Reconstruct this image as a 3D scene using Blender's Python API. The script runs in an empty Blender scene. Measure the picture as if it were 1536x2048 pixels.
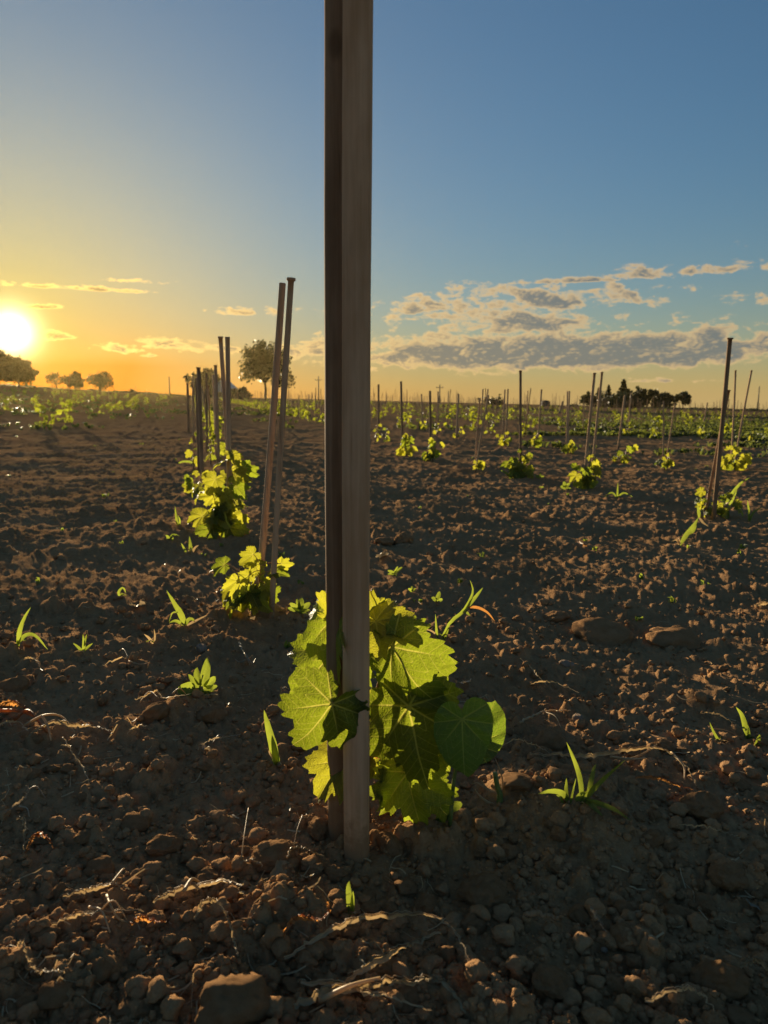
import bpy, math, random
import numpy as np
from mathutils import Vector, Matrix, noise as mnoise

random.seed(7)
rng = np.random.default_rng(7)
C = bpy.context.scene.collection
sc = bpy.context.scene
R = math.radians

# ------------------------------------------------------------------ camera
CAM_H = 0.70
FPX = 1450.0                      # focal length in pixels of the 1536 x 2048 photograph
PITCH = math.atan(227 / FPX)
cam_d = bpy.data.cameras.new('camera')
cam = bpy.data.objects.new('camera', cam_d)
C.objects.link(cam)
cam.location = (0, 0, CAM_H)
cam.rotation_euler = (math.pi / 2 - PITCH, 0, 0)
cam_d.sensor_fit = 'VERTICAL'
cam_d.sensor_height = 36.0
cam_d.lens = FPX / 2048 * 36.0
cam_d.clip_start = 0.02
cam_d.clip_end = 9000
cam_d.dof.use_dof = True
cam_d.dof.focus_distance = 1.55
cam_d.dof.aperture_fstop = 7.5
sc.camera = cam

FWD = np.array((0, math.cos(PITCH), -math.sin(PITCH)))
UP = np.array((0, math.sin(PITCH), math.cos(PITCH)))
RIGHT = np.array((1.0, 0, 0))


def ray(px, py):
    return RIGHT * (px - 768) / FPX + UP * (1024 - py) / FPX + FWD


def P(px, py, Y):
    """the point at distance Y from the camera along +y that the photograph shows at (px, py)"""
    d = ray(px, py)
    return np.array((0, 0, CAM_H)) + d * (Y / d[1])


# ------------------------------------------------------------------ sun, sky, exposure
SUN_PX = (22, 664)
_sd = ray(*SUN_PX)
_sd /= np.linalg.norm(_sd)
SUN_EL = math.asin(_sd[2])
SUN_AZ = math.atan2(_sd[0], _sd[1])          # clockwise from +y

sc.view_settings.view_transform = 'Standard'
sc.view_settings.look = 'None'
sc.view_settings.gamma = 1.0
sc.view_settings.use_curve_mapping = False
sc.view_settings.exposure = 1.2
HAZE, HAZE_G = .00010, .74
AMBER, DAMP = 6.5, 2.6

sun_d = bpy.data.lights.new('sun', 'SUN')
sun_d.energy = 4.3
sun_d.angle = R(0.6)
sun_d.color = (1.0, 0.82, 0.55)
sun = bpy.data.objects.new('sun', sun_d)
C.objects.link(sun)
sun.rotation_euler = Vector(-_sd).to_track_quat('-Z', 'Y').to_euler()

world = bpy.data.worlds.new('World')
sc.world = world
world.use_nodes = True
wt = world.node_tree
wt.nodes.clear()


class G:
    """small helper for node graphs: every value is a socket or a number"""

    def __init__(self, tree):
        self.t = tree

    def node(self, kind, **kw):
        n = self.t.nodes.new(kind)
        for k, v in kw.items():
            setattr(n, k, v)
        return n

    def set(self, sock, v):
        if isinstance(v, bpy.types.NodeSocket):
            self.t.links.new(v, sock)
        elif v is not None:
            sock.default_value = v

    def m(self, op, a, b=None, c=None, clamp=False):
        n = self.node('ShaderNodeMath', operation=op, use_clamp=clamp)
        self.set(n.inputs[0], a)
        if b is not None:
            self.set(n.inputs[1], b)
        if c is not None:
            self.set(n.inputs[2], c)
        return n.outputs[0]

    def vm(self, op, a, b=None):
        n = self.node('ShaderNodeVectorMath', operation=op)
        self.set(n.inputs[0], a)
        if b is not None:
            self.set(n.inputs[1], b)
        return n.outputs['Value'] if op in ('DOT_PRODUCT', 'LENGTH') else n.outputs['Vector']

    def xyz(self, v):
        n = self.node('ShaderNodeSeparateXYZ')
        self.set(n.inputs[0], v)
        return n.outputs[0], n.outputs[1], n.outputs[2]

    def cxyz(self, x, y, z):
        n = self.node('ShaderNodeCombineXYZ')
        for s, v in zip(n.inputs, (x, y, z)):
            self.set(s, v)
        return n.outputs[0]

    def noise(self, vec, scale, detail=4, rough=0.55, dist=0.0):
        n = self.node('ShaderNodeTexNoise')
        self.set(n.inputs['Vector'], vec)
        n.inputs['Scale'].default_value = scale
        n.inputs['Detail'].default_value = detail
        n.inputs['Roughness'].default_value = rough
        n.inputs['Distortion'].default_value = dist
        return n.outputs['Fac']

    def ss(self, v, lo, hi):
        n = self.node('ShaderNodeMapRange', interpolation_type='SMOOTHSTEP')
        self.set(n.inputs['Value'], v)
        self.set(n.inputs['From Min'], lo)
        self.set(n.inputs['From Max'], hi)
        return n.outputs['Result']

    def mix(self, f, a, b, blend='MIX'):
        n = self.node('ShaderNodeMix', data_type='RGBA', blend_type=blend)
        self.set(n.inputs[0], f)
        for s, v in ((n.inputs[6], a), (n.inputs[7], b)):
            if isinstance(v, tuple):
                v = v + (1.0,) if len(v) == 3 else v
            self.set(s, v)
        return n.outputs[2]


def build_sky():
    g = G(wt)
    sky = g.node('ShaderNodeTexSky', sky_type='NISHITA', sun_disc=False)
    sky.sun_elevation = SUN_EL
    sky.sun_rotation = SUN_AZ
    sky.altitude = 150
    sky.air_density = 1.0
    sky.dust_density = 1.0
    sky.ozone_density = 3.0
    skyc = g.vm('MULTIPLY', sky.outputs[0], (0.077, 0.084, 0.084))
    d = g.node('ShaderNodeTexCoord').outputs['Generated']
    d = g.vm('NORMALIZE', d)
    x, y, z = g.xyz(d)
    el = g.m('MULTIPLY', g.m('ARCSINE', z), 180 / math.pi)
    az = g.m('MULTIPLY', g.m('ARCTAN2', x, y), 180 / math.pi)
    cosang = g.vm('DOT_PRODUCT', d, tuple(_sd))
    ang = g.m('MULTIPLY', g.m('ARCCOSINE', g.m('MINIMUM', cosang, 1.0)), 180 / math.pi)

    # the bright air round the sun
    def aur(amp, w, col):
        e = g.m('MULTIPLY', g.m('EXPONENT', g.m('MULTIPLY', g.m('POWER', g.m('DIVIDE', ang, w), 1.35), -1.0)), amp)
        n = g.node('ShaderNodeVectorMath', operation='SCALE')
        n.inputs[0].default_value = col
        g.set(n.inputs['Scale'], e)
        return n.outputs[0]
    glow = g.vm('ADD', g.vm('ADD', aur(3.4, .90, (1, .88, .50)), aur(0.06, 3.0, (1.0, .55, .03))), aur(0.0, 17, (1.0, .62, .22)))

    # clouds: (px, py, half width px, half height px, weight) of the banks in view
    banks = [(1130, 714, 400, 50, 1.6), (880, 712, 190, 30, 1.2), (1330, 707, 230, 42, 1.35), (1030, 655, 180, 38, 1.02), (1130, 605, 200, 32, 1.0),
             (890, 628, 120, 30, .88), (1265, 552, 90, 16, .95), (1440, 540, 110, 14, .85), (1010, 590, 170, 24, .78), (1150, 562, 190, 9, .9),
             (330, 692, 70, 15, 1.05), (235, 698, 55, 18, .85), (450, 700, 90, 14, .85), (640, 705, 110, 24, .86), (480, 626, 120, 12, .72),
             (160, 578, 140, 7, 1.0), (255, 561, 70, 10, .75), (112, 674, 42, 14, 1.0), (75, 614, 46, 6, 1.0), (1495, 490, 40, 10, .6),
             (1500, 600, 60, 26, .5), (1330, 762, 120, 8, .72), (305, 712, 18, 6, .7), (775, 716, 100, 24, .95), (1400, 728, 60, 18, .66), (700, 630, 70, 14, .55)]
    mask = None
    for px, py, wx, wy, w in banks:
        v = ray(px, py)
        v = v / np.linalg.norm(v)
        a0, e0 = math.degrees(math.atan2(v[0], v[1])), math.degrees(math.asin(v[2]))
        k = math.degrees(1 / FPX) * math.cos(math.radians(a0)) ** 1.5
        u = g.m('POWER', g.m('DIVIDE', g.m('SUBTRACT', az, a0), wx * k), 2.0)
        de = g.m('SUBTRACT', el, e0)
        t = g.m('POWER', g.m('DIVIDE', g.m('MAXIMUM', de, g.m('MULTIPLY', de, -2.2)), wy * k), 2.0)     # flat undersides
        e = g.m('MULTIPLY', g.m('EXPONENT', g.m('MULTIPLY', g.m('ADD', u, t), -0.8)), w)
        mask = e if mask is None else g.m('MAXIMUM', mask, e)
    # the same scattered cloud goes on round the rest of the horizon
    away = g.ss(g.m('ABSOLUTE', az), 31.0, 45.0)
    big = g.noise(g.cxyz(g.m('MULTIPLY', az, .06), g.m('MULTIPLY', el, .22), 3.0), 1.0, 2)
    band = g.m('MULTIPLY', g.ss(el, 0.5, 3.0), g.m('SUBTRACT', 1.0, g.ss(el, 6.0, 14.0)))
    rest = g.m('MULTIPLY', g.m('MULTIPLY', away, band), g.m('MULTIPLY', g.ss(big, .45, .65), .9))
    mask = g.m('MAXIMUM', mask, rest)

    def fld(dx, dy):
        v = g.cxyz(g.m('ADD', g.m('MULTIPLY', az, .55), dx), g.m('ADD', g.m('MULTIPLY', el, 1.15), dy), 7.3)
        a = g.noise(v, 1.0, 8, .58, .4)
        b = g.noise(v, 3.4, 5, .62, .2)
        return g.m('ADD', g.m('MULTIPLY', a, .78), g.m('MULTIPLY', b, .22))
    n0 = fld(0, 0)
    n1 = fld(-.20, .12)                                   # towards the sun and up
    body = g.m('ADD', mask, g.m('MULTIPLY', g.m('SUBTRACT', n0, .5), 3.3))
    dens = g.ss(body, .42, .86)
    dens = g.m('MULTIPLY', dens, g.ss(mask, .06, .25))
    thick = g.ss(body, .54, 1.12)
    relief = g.ss(g.m('SUBTRACT', n0, n1), .0, .12)     # lit rims
    near_sun = g.m('EXPONENT', g.m('DIVIDE', ang, -14.0))
    lit = g.mix(near_sun, (.33, .225, .108), (1.15, .7, .16))
    core = g.mix(near_sun, (.066, .077, .081), (.25, .15, .035))
    shade = g.m('MULTIPLY', thick, g.m('SUBTRACT', 1.0, g.m('MULTIPLY', relief, .42)))
    ccol = g.mix(shade, lit, core)
    amber = g.m('EXPONENT', g.m('DIVIDE', ang, -AMBER))      # dust reddens the air towards the sun
    skyc = g.vm('MULTIPLY', skyc, g.mix(amber, (1.0, 1.0, 1.0), (.62, .64, .20)))
    elp = g.m('MAXIMUM', el, 0.0)
    low = g.m('EXPONENT', g.m('DIVIDE', elp, -5.0))           # and low down
    skyc = g.vm('MULTIPLY', skyc, g.mix(g.m('MULTIPLY', g.m('MINIMUM', g.m('MULTIPLY', low, 1.6), 1.0), g.m('EXPONENT', g.m('DIVIDE', g.m('MAXIMUM', g.m('SUBTRACT', ang, 8.0), 0.0), -16.0))), (1.0, 1.0, 1.0), (.34, .165, .004)))
    hb = g.node('ShaderNodeVectorMath', operation='SCALE')
    hb.inputs[0].default_value = (.30, .21, .085)
    g.set(hb.inputs['Scale'], g.m('MULTIPLY', g.m('EXPONENT', g.m('DIVIDE', elp, -3.0)), g.ss(ang, 8.0, 55.0)))
    skyc = g.vm('ADD', skyc, hb.outputs[0])
    lum = g.vm('DOT_PRODUCT', skyc, (.3, .6, .1))
    damp = g.node('ShaderNodeVectorMath', operation='SCALE')
    g.set(damp.inputs[0], skyc)
    g.set(damp.inputs['Scale'], g.m('DIVIDE', 1.0, g.m('MULTIPLY_ADD', lum, DAMP, 1.0)))
    base = g.vm('ADD', damp.outputs[0], glow)
    col = g.mix(g.m('MULTIPLY', dens, .88), base, ccol)
    bg = g.node('ShaderNodeBackground')
    g.set(bg.inputs['Color'], col)
    bg.inputs['Strength'].default_value = 1.0
    out = g.node('ShaderNodeOutputWorld')
    wt.links.new(bg.outputs[0], out.inputs['Surface'])


build_sky()
cy = sc.cycles
cy.use_denoising = True
cy.max_bounces = 8
cy.diffuse_bounces = 3
cy.glossy_bounces = 2
cy.transmission_bounces = 5
cy.transparent_max_bounces = 8
cy.volume_bounces = 1
cy.use_adaptive_sampling = True
cy.adaptive_threshold = 0.01
cy.sample_clamp_indirect = 6.0


# ------------------------------------------------------------------ materials
def material(name):
    m = bpy.data.materials.new(name)
    m.use_nodes = True
    t = m.node_tree
    t.nodes.clear()
    g = G(t)
    out = g.node('ShaderNodeOutputMaterial')
    return m, g, out


def principled(g, col, rough=.8, spec=.3, normal=None):
    b = g.node('ShaderNodeBsdfPrincipled')
    if isinstance(col, tuple):
        col = col + (1.0,)
    g.set(b.inputs['Base Color'], col)
    g.set(b.inputs['Roughness'], rough)
    b.inputs['Specular IOR Level'].default_value = spec
    if normal is not None:
        g.set(b.inputs['Normal'], normal)
    return b


def bump(g, h, strength, dist):
    b = g.node('ShaderNodeBump')
    b.inputs['Strength'].default_value = strength
    b.inputs['Distance'].default_value = dist
    g.set(b.inputs['Height'], h)
    return b.outputs[0]


def soil_material(name, dark, pale, k=1.0):
    m, g, out = material(name)
    geo = g.node('ShaderNodeNewGeometry')
    pos = geo.outputs['Position']
    info = g.node('ShaderNodeObjectInfo')
    if name != 'tilled_soil':
        pos = g.vm('ADD', g.node('ShaderNodeTexCoord').outputs['Object'], g.cxyz(g.m('MULTIPLY', info.outputs['Random'], 40.0), 3.1, 0.0))
    a = g.noise(pos, 2.2, 5, .6)
    b = g.noise(pos, 38, 4, .65)
    c = g.noise(pos, 260, 3, .6)
    f = g.m('ADD', g.m('MULTIPLY', a, .45), g.m('ADD', g.m('MULTIPLY', b, .35), g.m('MULTIPLY', c, .3)))
    col = g.mix(g.ss(f, .38, .72), dark, pale)
    # reddish and straw coloured crumbs
    r = g.noise(pos, 120, 2, .5)
    col = g.mix(g.m('MULTIPLY', g.ss(r, .66, .74), .55), col, tuple(x * y for x, y in zip(pale, (1.7, 1.35, 1.0))))
    h = g.m('ADD', g.m('MULTIPLY', g.noise(pos, 150, 5, .68), 1.0), g.m('MULTIPLY', g.noise(pos, 700, 2, .6), .35))
    bs = principled(g, col, 1.0, .0, bump(g, h, .8, .0050 * k))
    bs.inputs['Diffuse Roughness'].default_value = 0.0
    g.t.links.new(bs.outputs[0], out.inputs['Surface'])
    return m


M = {}
M['soil'] = soil_material('tilled_soil', (.275, .148, .066), (.43, .248, .120))
M['clod'] = soil_material('clod_soil', (.280, .150, .068), (.44, .252, .123))
M['stone'] = soil_material('grey_stone', (.22, .155, .105), (.38, .28, .20), .4)


def leaf_material(name, top, trans, mixf=.55, vein=(.30, .34, .07), veins=True, gloss=.35):
    m, g, out = material(name)
    info = g.node('ShaderNodeObjectInfo')
    rnd = info.outputs['Random']
    tc = g.node('ShaderNodeTexCoord')
    pos = tc.outputs['Object']
    blot = g.noise(pos, 30, 4, .6)
    fine = g.noise(pos, 400, 3, .6)
    v = g.m('ADD', g.m('MULTIPLY', g.m('SUBTRACT', blot, .5), .9), g.m('MULTIPLY', g.m('SUBTRACT', rnd, .5), .5))
    hs = g.m('ADD', 1.0, v)
    cd = g.node('ShaderNodeVectorMath', operation='SCALE')
    cd.inputs[0].default_value = top
    g.set(cd.inputs['Scale'], hs)
    ct = g.node('ShaderNodeVectorMath', operation='SCALE')
    ct.inputs[0].default_value = trans
    g.set(ct.inputs['Scale'], hs)
    cd, ct = cd.outputs[0], ct.outputs[0]
    hgt = g.m('MULTIPLY', fine, .3)
    if veins:
        uv = tc.outputs['UV']
        along, across, _ = g.xyz(uv)
        w = g.m('MULTIPLY_ADD', along, -.014, .021)
        main = g.m('SUBTRACT', 1.0, g.ss(across, g.m('MULTIPLY', w, .35), w))
        s = g.m('MULTIPLY', g.m('SUBTRACT', along, g.m('MULTIPLY', across, .95)), 7.5)
        tri = g.m('ABSOLUTE', g.m('SUBTRACT', g.m('FRACT', s), .5))
        sec = g.m('SUBTRACT', 1.0, g.ss(tri, .015, .06))
        vf = g.m('MAXIMUM', main, g.m('MULTIPLY', sec, .55))
        cd = g.mix(g.m('MULTIPLY', vf, .9), cd, vein)
        ct = g.mix(g.m('MULTIPLY', vf, .8), ct, (.62, .56, .10))
        vor = g.node('ShaderNodeTexVoronoi', feature='DISTANCE_TO_EDGE')
        g.set(vor.inputs['Vector'], uv)
        vor.inputs['Scale'].default_value = 26
        hgt = g.m('ADD', g.m('MULTIPLY', g.ss(vor.outputs['Distance'], 0, .35), .8), g.m('MULTIPLY', vf, -1.2))
    nrm = bump(g, hgt, .6, .0013)
    bs = principled(g, cd, .48, gloss, nrm)
    tr = g.node('ShaderNodeBsdfTranslucent')
    g.set(tr.inputs['Color'], ct)
    g.set(tr.inputs['Normal'], nrm)
    mx = g.node('ShaderNodeMixShader')
    mx.inputs[0].default_value = mixf
    g.t.links.new(bs.outputs[0], mx.inputs[1])
    g.t.links.new(tr.outputs[0], mx.inputs[2])
    g.t.links.new(mx.outputs[0], out.inputs['Surface'])
    return m


M['vine_leaf'] = leaf_material('vine_leaf', (.055, .100, .022), (.31, .37, .02))
M['vine_young'] = leaf_material('young_vine_leaf', (.085, .12, .025), (.48, .46, .028))
M['round_leaf'] = leaf_material('round_weed_leaf', (.050, .105, .030), (.27, .38, .025), .45, (.2, .3, .06))
M['blade'] = leaf_material('grass_blade', (.065, .10, .025), (.34, .40, .04), .45, veins=False)
M['far_leaf'] = leaf_material('distant_vine_leaf', (.06, .085, .02), (.36, .38, .025), .55, veins=False)
M['weed'] = leaf_material('weed_cover_leaf', (.045, .062, .020), (.16, .18, .03), .45, veins=False)
M['tree_leaf'] = leaf_material('tree_leaf', (.030, .040, .016), (.06, .06, .015), .2, veins=False)
M['conifer'] = leaf_material('conifer_needles', (.025, .040, .018), (.04, .05, .015), .2, veins=False)
M['straw'] = leaf_material('dry_straw', (.52, .38, .21), (.50, .33, .14), .40, veins=False, gloss=.2)
M['dry_leaf'] = leaf_material('dry_orange_leaf', (.28, .14, .06), (.70, .30, .07), .50, veins=False, gloss=.2)
M['husk'] = leaf_material('pale_husk', (.46, .36, .24), (.42, .30, .16), .35, veins=False, gloss=.25)


def plain(name, a, b, scale=30, rough=.75, spec=.25, stretch=None, bstr=.4, bdist=.002):
    m, g, out = material(name)
    pos = g.node('ShaderNodeTexCoord').outputs['Object']
    info = g.node('ShaderNodeObjectInfo')
    pos = g.vm('ADD', pos, g.cxyz(g.m('MULTIPLY', info.outputs['Random'], 11.0), 0.0, 0.0))
    if stretch:
        pos = g.vm('MULTIPLY', pos, stretch)
    n = g.noise(pos, scale, 6, .65)
    col = g.mix(g.ss(n, .32, .68), a, b)
    bs = principled(g, col, rough, spec, bump(g, n, bstr, bdist))
    g.t.links.new(bs.outputs[0], out.inputs['Surface'])
    return m


def wood_material(name, a, b):
    m, g, out = material(name)
    pos = g.node('ShaderNodeTexCoord').outputs['Object']
    info = g.node('ShaderNodeObjectInfo')
    shift = g.cxyz(g.m('MULTIPLY', info.outputs['Random'], 11.0), 0.0, g.m('MULTIPLY', info.outputs['Random'], 5.0))
    q = g.vm('ADD', pos, shift)
    grain = g.noise(g.vm('MULTIPLY', q, (1, 1, .035)), 110, 5, .6, .3)
    blot = g.noise(g.vm('MULTIPLY', q, (1, 1, .35)), 14, 4, .6)
    col = g.mix(g.ss(g.m('ADD', g.m('MULTIPLY', grain, .45), g.m('MULTIPLY', blot, .55)), .36, .64), a, b)
    crack = g.ss(g.noise(g.vm('MULTIPLY', q, (1, 1, .02)), 190, 2, .5), .66, .72)
    col = g.mix(g.m('MULTIPLY', crack, .5), col, tuple(x * .35 for x in a))
    vor = g.node('ShaderNodeTexVoronoi')
    g.set(vor.inputs['Vector'], g.vm('MULTIPLY', q, (1, 1, .55)))
    vor.inputs['Scale'].default_value = 9
    knot = g.m('SUBTRACT', 1.0, g.ss(vor.outputs['Distance'], .05, .13))
    col = g.mix(g.m('MULTIPLY', knot, .55), col, tuple(x * .45 for x in a))
    _, _, z = g.xyz(pos)
    splash = g.m('SUBTRACT', 1.0, g.ss(g.m('ADD', z, g.m('MULTIPLY', g.m('SUBTRACT', g.noise(q, 70, 4, .65), .5), .16)), .02, .09))
    col = g.mix(g.m('MULTIPLY', splash, .7), col, (.24, .13, .06))
    hh = g.m('SUBTRACT', grain, g.m('MULTIPLY', crack, .8))
    bs = principled(g, col, .85, .04, bump(g, hh, .3, .0010))
    g.t.links.new(bs.outputs[0], out.inputs['Surface'])
    return m


M['wood'] = wood_material('weathered_wood', (.42, .25, .13), (.58, .375, .22))
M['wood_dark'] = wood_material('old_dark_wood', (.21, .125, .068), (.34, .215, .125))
M['cane'] = plain('orange_shoot', (.30, .13, .04), (.40, .22, .07), 90, .45, .4)
M['green_stem'] = plain('green_stem', (.10, .14, .03), (.20, .22, .06), 90, .5, .35)
M['vine_wood'] = plain('vine_trunk_bark', (.05, .035, .025), (.12, .085, .06), 160, .9, .1, (1, 1, .25), .8, .002)
M['bark'] = plain('tree_bark', (.045, .035, .027), (.09, .07, .055), 12, .9, .1, (1, 1, .2))
M['pole'] = plain('grey_pole', (.09, .08, .07), (.16, .145, .125), 6, .8, .2, (1, 1, .1))
M['wall'] = plain('pale_render', (.50, .47, .42), (.62, .58, .52), 2, .85, .2)
M['roof'] = plain('whitish_roof_sheet', (.55, .55, .56), (.68, .67, .66), 1.5, .5, .4)
M['dark'] = plain('dark_painted_sheet', (.025, .028, .032), (.05, .052, .055), 4, .6, .3)
M['grey'] = plain('brown_tiles', (.12, .07, .05), (.2, .12, .08), 4, .8, .2)


# ------------------------------------------------------------------ noise in numpy
def _hash(ix, iy, s):
    h = (ix.astype(np.int64) * 374761393 + iy.astype(np.int64) * 668265263 + s * 974634777) & 0x7fffffff
    h = ((h ^ (h >> 13)) * 1274126177) & 0x7fffffff
    h = ((h ^ (h >> 16)) * 1103515245) & 0x7fffffff
    return ((h ^ (h >> 15)) & 0xffffff) / float(0x1000000)


def vnoise(x, y, s=0):
    ix, iy = np.floor(x), np.floor(y)
    fx, fy = x - ix, y - iy
    ux, uy = fx * fx * fx * (fx * (fx * 6 - 15) + 10), fy * fy * fy * (fy * (fy * 6 - 15) + 10)
    a, b = _hash(ix, iy, s), _hash(ix + 1, iy, s)
    c, d = _hash(ix, iy + 1, s), _hash(ix + 1, iy + 1, s)
    return (a + (b - a) * ux) * (1 - uy) + (c + (d - c) * ux) * uy - .5


def fbm(x, y, s=0, octs=4, gain=.5):
    t, a, f = 0, 1.0, 1.0
    for i in range(octs):
        t = t + a * vnoise(x * f + 17.3 * i, y * f - 9.1 * i, s + i)
        a *= gain
        f *= 2.03
    return t


def lumps(x, y, cell, s, dens, rmin, rmax, squash):
    """domed clods, one at most in each cell"""
    wx = x + .30 * cell * fbm(x / cell * 1.9, y / cell * 1.9, s + 50, 3)
    wy = y + .30 * cell * fbm(x / cell * 1.9 + 31, y / cell * 1.9, s + 60, 3)
    gx, gy = wx / cell, wy / cell
    ix, iy = np.floor(gx), np.floor(gy)
    best = np.zeros_like(x)
    for dx in (-1, 0, 1):
        for dy in (-1, 0, 1):
            cx, cyy = ix + dx, iy + dy
            px, py = cx + _hash(cx, cyy, s), cyy + _hash(cx, cyy, s + 1)
            rad = rmin + (rmax - rmin) * _hash(cx, cyy, s + 2) ** 2
            on = _hash(cx, cyy, s + 3) < dens
            q = 1 - ((gx - px) ** 2 + (gy - py) ** 2) / (rad * rad)
            h = np.where(on & (q > 0), np.sqrt(np.maximum(q, 0)) * rad * cell * squash * (.6 + .7 * _hash(cx, cyy, s + 4)), 0)
            best = np.maximum(best, h)
    return best


def sstep(v, a, b):
    t = np.clip((v - a) / (b - a), 0, 1)
    return t * t * (3 - 2 * t)


def macro(x, y):
    """the lie of the land: it falls gently to the right and rises to a low hill far on the left"""
    z = -.0245 * x
    k = 210.0 / np.maximum(np.hypot(x, y), 210.0)
    x, y = x * k, y * k
    z = -.0245 * x
    q = -(x + .255 * y)
    hill = np.where(q > 0, q, 0)
    z = z + .034 * hill * sstep(y, 14, 70) * (1 / (1 + np.maximum(q, 0) / 900))
    return z


def height(x, y):
    x = np.asarray(x, float)
    y = np.asarray(y, float)
    r = np.hypot(x, y)
    z = macro(x, y)
    near = 1 - sstep(r, 25, 90)
    # tilled ground: broad waves, ridges along the rows
    z = z + .024 * fbm(x / 1.3, y / 1.3, 3, 3) * near
    z = z + .021 * fbm(x / .42, y / .42, 9, 4) * near
    z = z + .008 * fbm(x / .11, y / .11, 15, 5, .62) * near
    patch = sstep(fbm(x / .8, y / .8, 21, 2), -.25, .25)
    z = z + lumps(x, y, .17, 100, .30, .12, .36, .62) * (.2 + .6 * patch) * near
    z = z + lumps(x, y, .075, 200, .40, .14, .46, .60) * near
    z = z + lumps(x, y, .10, 150, .20, .12, .40, .60) * sstep(r, 2.0, 4.5) * near
    nn = 1 - sstep(r, 5, 12)
    z = z + lumps(x, y, .034, 300, .75, .2, .50, .85) * nn
    z = z + .0050 * fbm(x / .022, y / .022, 33, 3, .6) * nn
    z = z + lumps(x, y, .016, 400, .8, .2, .50, .8) * (1 - sstep(r, 2.4, 5))
    # a low mound beside the vine, and soil heaped round its foot
    z = z + .045 * np.exp(-(((x - .30) / .13) ** 2 + ((y - 1.15) / .11) ** 2))
    z = z + .012 * np.exp(-(((x + .03) / .16) ** 2 + ((y - 1.08) / .14) ** 2))
    z = z - .045 * np.exp(-((x / .5) ** 2 + ((y - .95) / .35) ** 2)) * 0
    return z


def hz(x, y):
    return float(height(np.array([x]), np.array([y]))[0])


def smooth_hz(x, y):
    a = np.linspace(0, 2 * math.pi, 9)[:-1]
    return float(height(x + .03 * np.cos(a), y + .03 * np.sin(a)).mean())


def on_ground(px, py, lift=0.0):
    """where the ray of the photograph's pixel first meets the tilled ground"""
    d = ray(px, py)
    t = CAM_H / max(1e-4, -d[2])
    for _ in range(12):
        p = d * t
        z = float(macro(np.array([p[0]]), np.array([p[1]]))[0]) + .02
        t = (CAM_H - z) / max(1e-4, -d[2])
    ts = t * np.linspace(.86, 1.08, 150)
    hh = height(d[0] * ts, d[1] * ts)
    hit = np.nonzero(CAM_H + d[2] * ts <= hh)[0]
    if len(hit):
        t = ts[hit[0]]
    p = d * t
    return np.array((p[0], p[1], hz(p[0], p[1]) + lift))


# ------------------------------------------------------------------ mesh helpers
def mesh_obj(name, verts, faces, mat, parent=None, smooth=True, uv=None):
    me = bpy.data.meshes.new(name)
    me.from_pydata([tuple(v) for v in verts], [], [tuple(f) for f in faces])
    return link_mesh(name, me, mat, parent, smooth, uv)


def link_mesh(name, me, mat, parent=None, smooth=True, uv=None):
    if mat is not None:
        me.materials.append(mat)
    if smooth:
        me.polygons.foreach_set('use_smooth', np.ones(len(me.polygons), bool))
    if uv is not None:
        l = me.uv_layers.new(name='UVMap')
        idx = np.empty(len(me.loops), np.int32)
        me.loops.foreach_get('vertex_index', idx)
        l.data.foreach_set('uv', np.asarray(uv, np.float32)[idx].ravel())
    me.update()
    o = bpy.data.objects.new(name, me)
    C.objects.link(o)
    if parent is not None:
        o.parent = parent
    return o


def fast_mesh(name, verts, faces):
    """faces: an (n, k) array"""
    me = bpy.data.meshes.new(name)
    verts = np.asarray(verts, np.float32)
    faces = np.asarray(faces, np.int32)
    n, k = faces.shape
    me.vertices.add(len(verts))
    me.vertices.foreach_set('co', verts.ravel())
    me.loops.add(n * k)
    me.loops.foreach_set('vertex_index', faces.ravel())
    me.polygons.add(n)
    me.polygons.foreach_set('loop_start', np.arange(0, n * k, k, dtype=np.int32))
    me.update(calc_edges=True)
    return me


def thing(name, label, cat, loc=(0, 0, 0), group=None):
    o = bpy.data.objects.new(name, None)
    o.empty_display_size = .05
    C.objects.link(o)
    o.location = tuple(loc)
    return tag(o, label, cat, group)


def tag(o, label, cat, group=None, kind=None):
    if label:
        o['label'] = label
    if cat:
        o['category'] = cat
    if group:
        o['group'] = group
    if kind:
        o['kind'] = kind
    return o


def tube(points, radii, seg=8, cap=True, rough=0.0, seed=0):
    """verts and faces of a tapered tube through the points"""
    pts = [Vector(p) for p in points]
    n = len(pts)
    vs, fs = [], []
    rr = random.Random(seed)
    up = None
    for i, p in enumerate(pts):
        t = (pts[min(i + 1, n - 1)] - pts[max(i - 1, 0)]).normalized()
        if up is None:
            up = Vector((1, 0, 0)) if abs(t.x) < .9 else Vector((0, 1, 0))
        u = (up - t * up.dot(t)).normalized()
        up = u
        w = t.cross(u)
        for k in range(seg):
            a = 2 * math.pi * k / seg
            q = radii[i] * (1 + rough * (rr.random() - .5))
            vs.append(p + (u * math.cos(a) + w * math.sin(a)) * q)
    for i in range(n - 1):
        for k in range(seg):
            a, b = i * seg + k, i * seg + (k + 1) % seg
            fs.append((a, b, b + seg, a + seg))
    if cap:
        fs.append(tuple(range(seg - 1, -1, -1)))
        fs.append(tuple((n - 1) * seg + k for k in range(seg)))
    return vs, fs


def curve_pts(pts, n=14):
    """Catmull-Rom through the given points"""
    p = [np.asarray(q, float) for q in pts]
    p = [2 * p[0] - p[1]] + p + [2 * p[-1] - p[-2]]
    out = []
    segs = len(p) - 3
    for i in range(n):
        u = i / (n - 1) * segs
        k = min(int(u), segs - 1)
        t = u - k
        a, b, c, d = p[k:k + 4]
        out.append(.5 * ((2 * b) + (c - a) * t + (2 * a - 5 * b + 4 * c - d) * t * t + (3 * b - a - 3 * c + d) * t ** 3))
    return out


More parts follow.
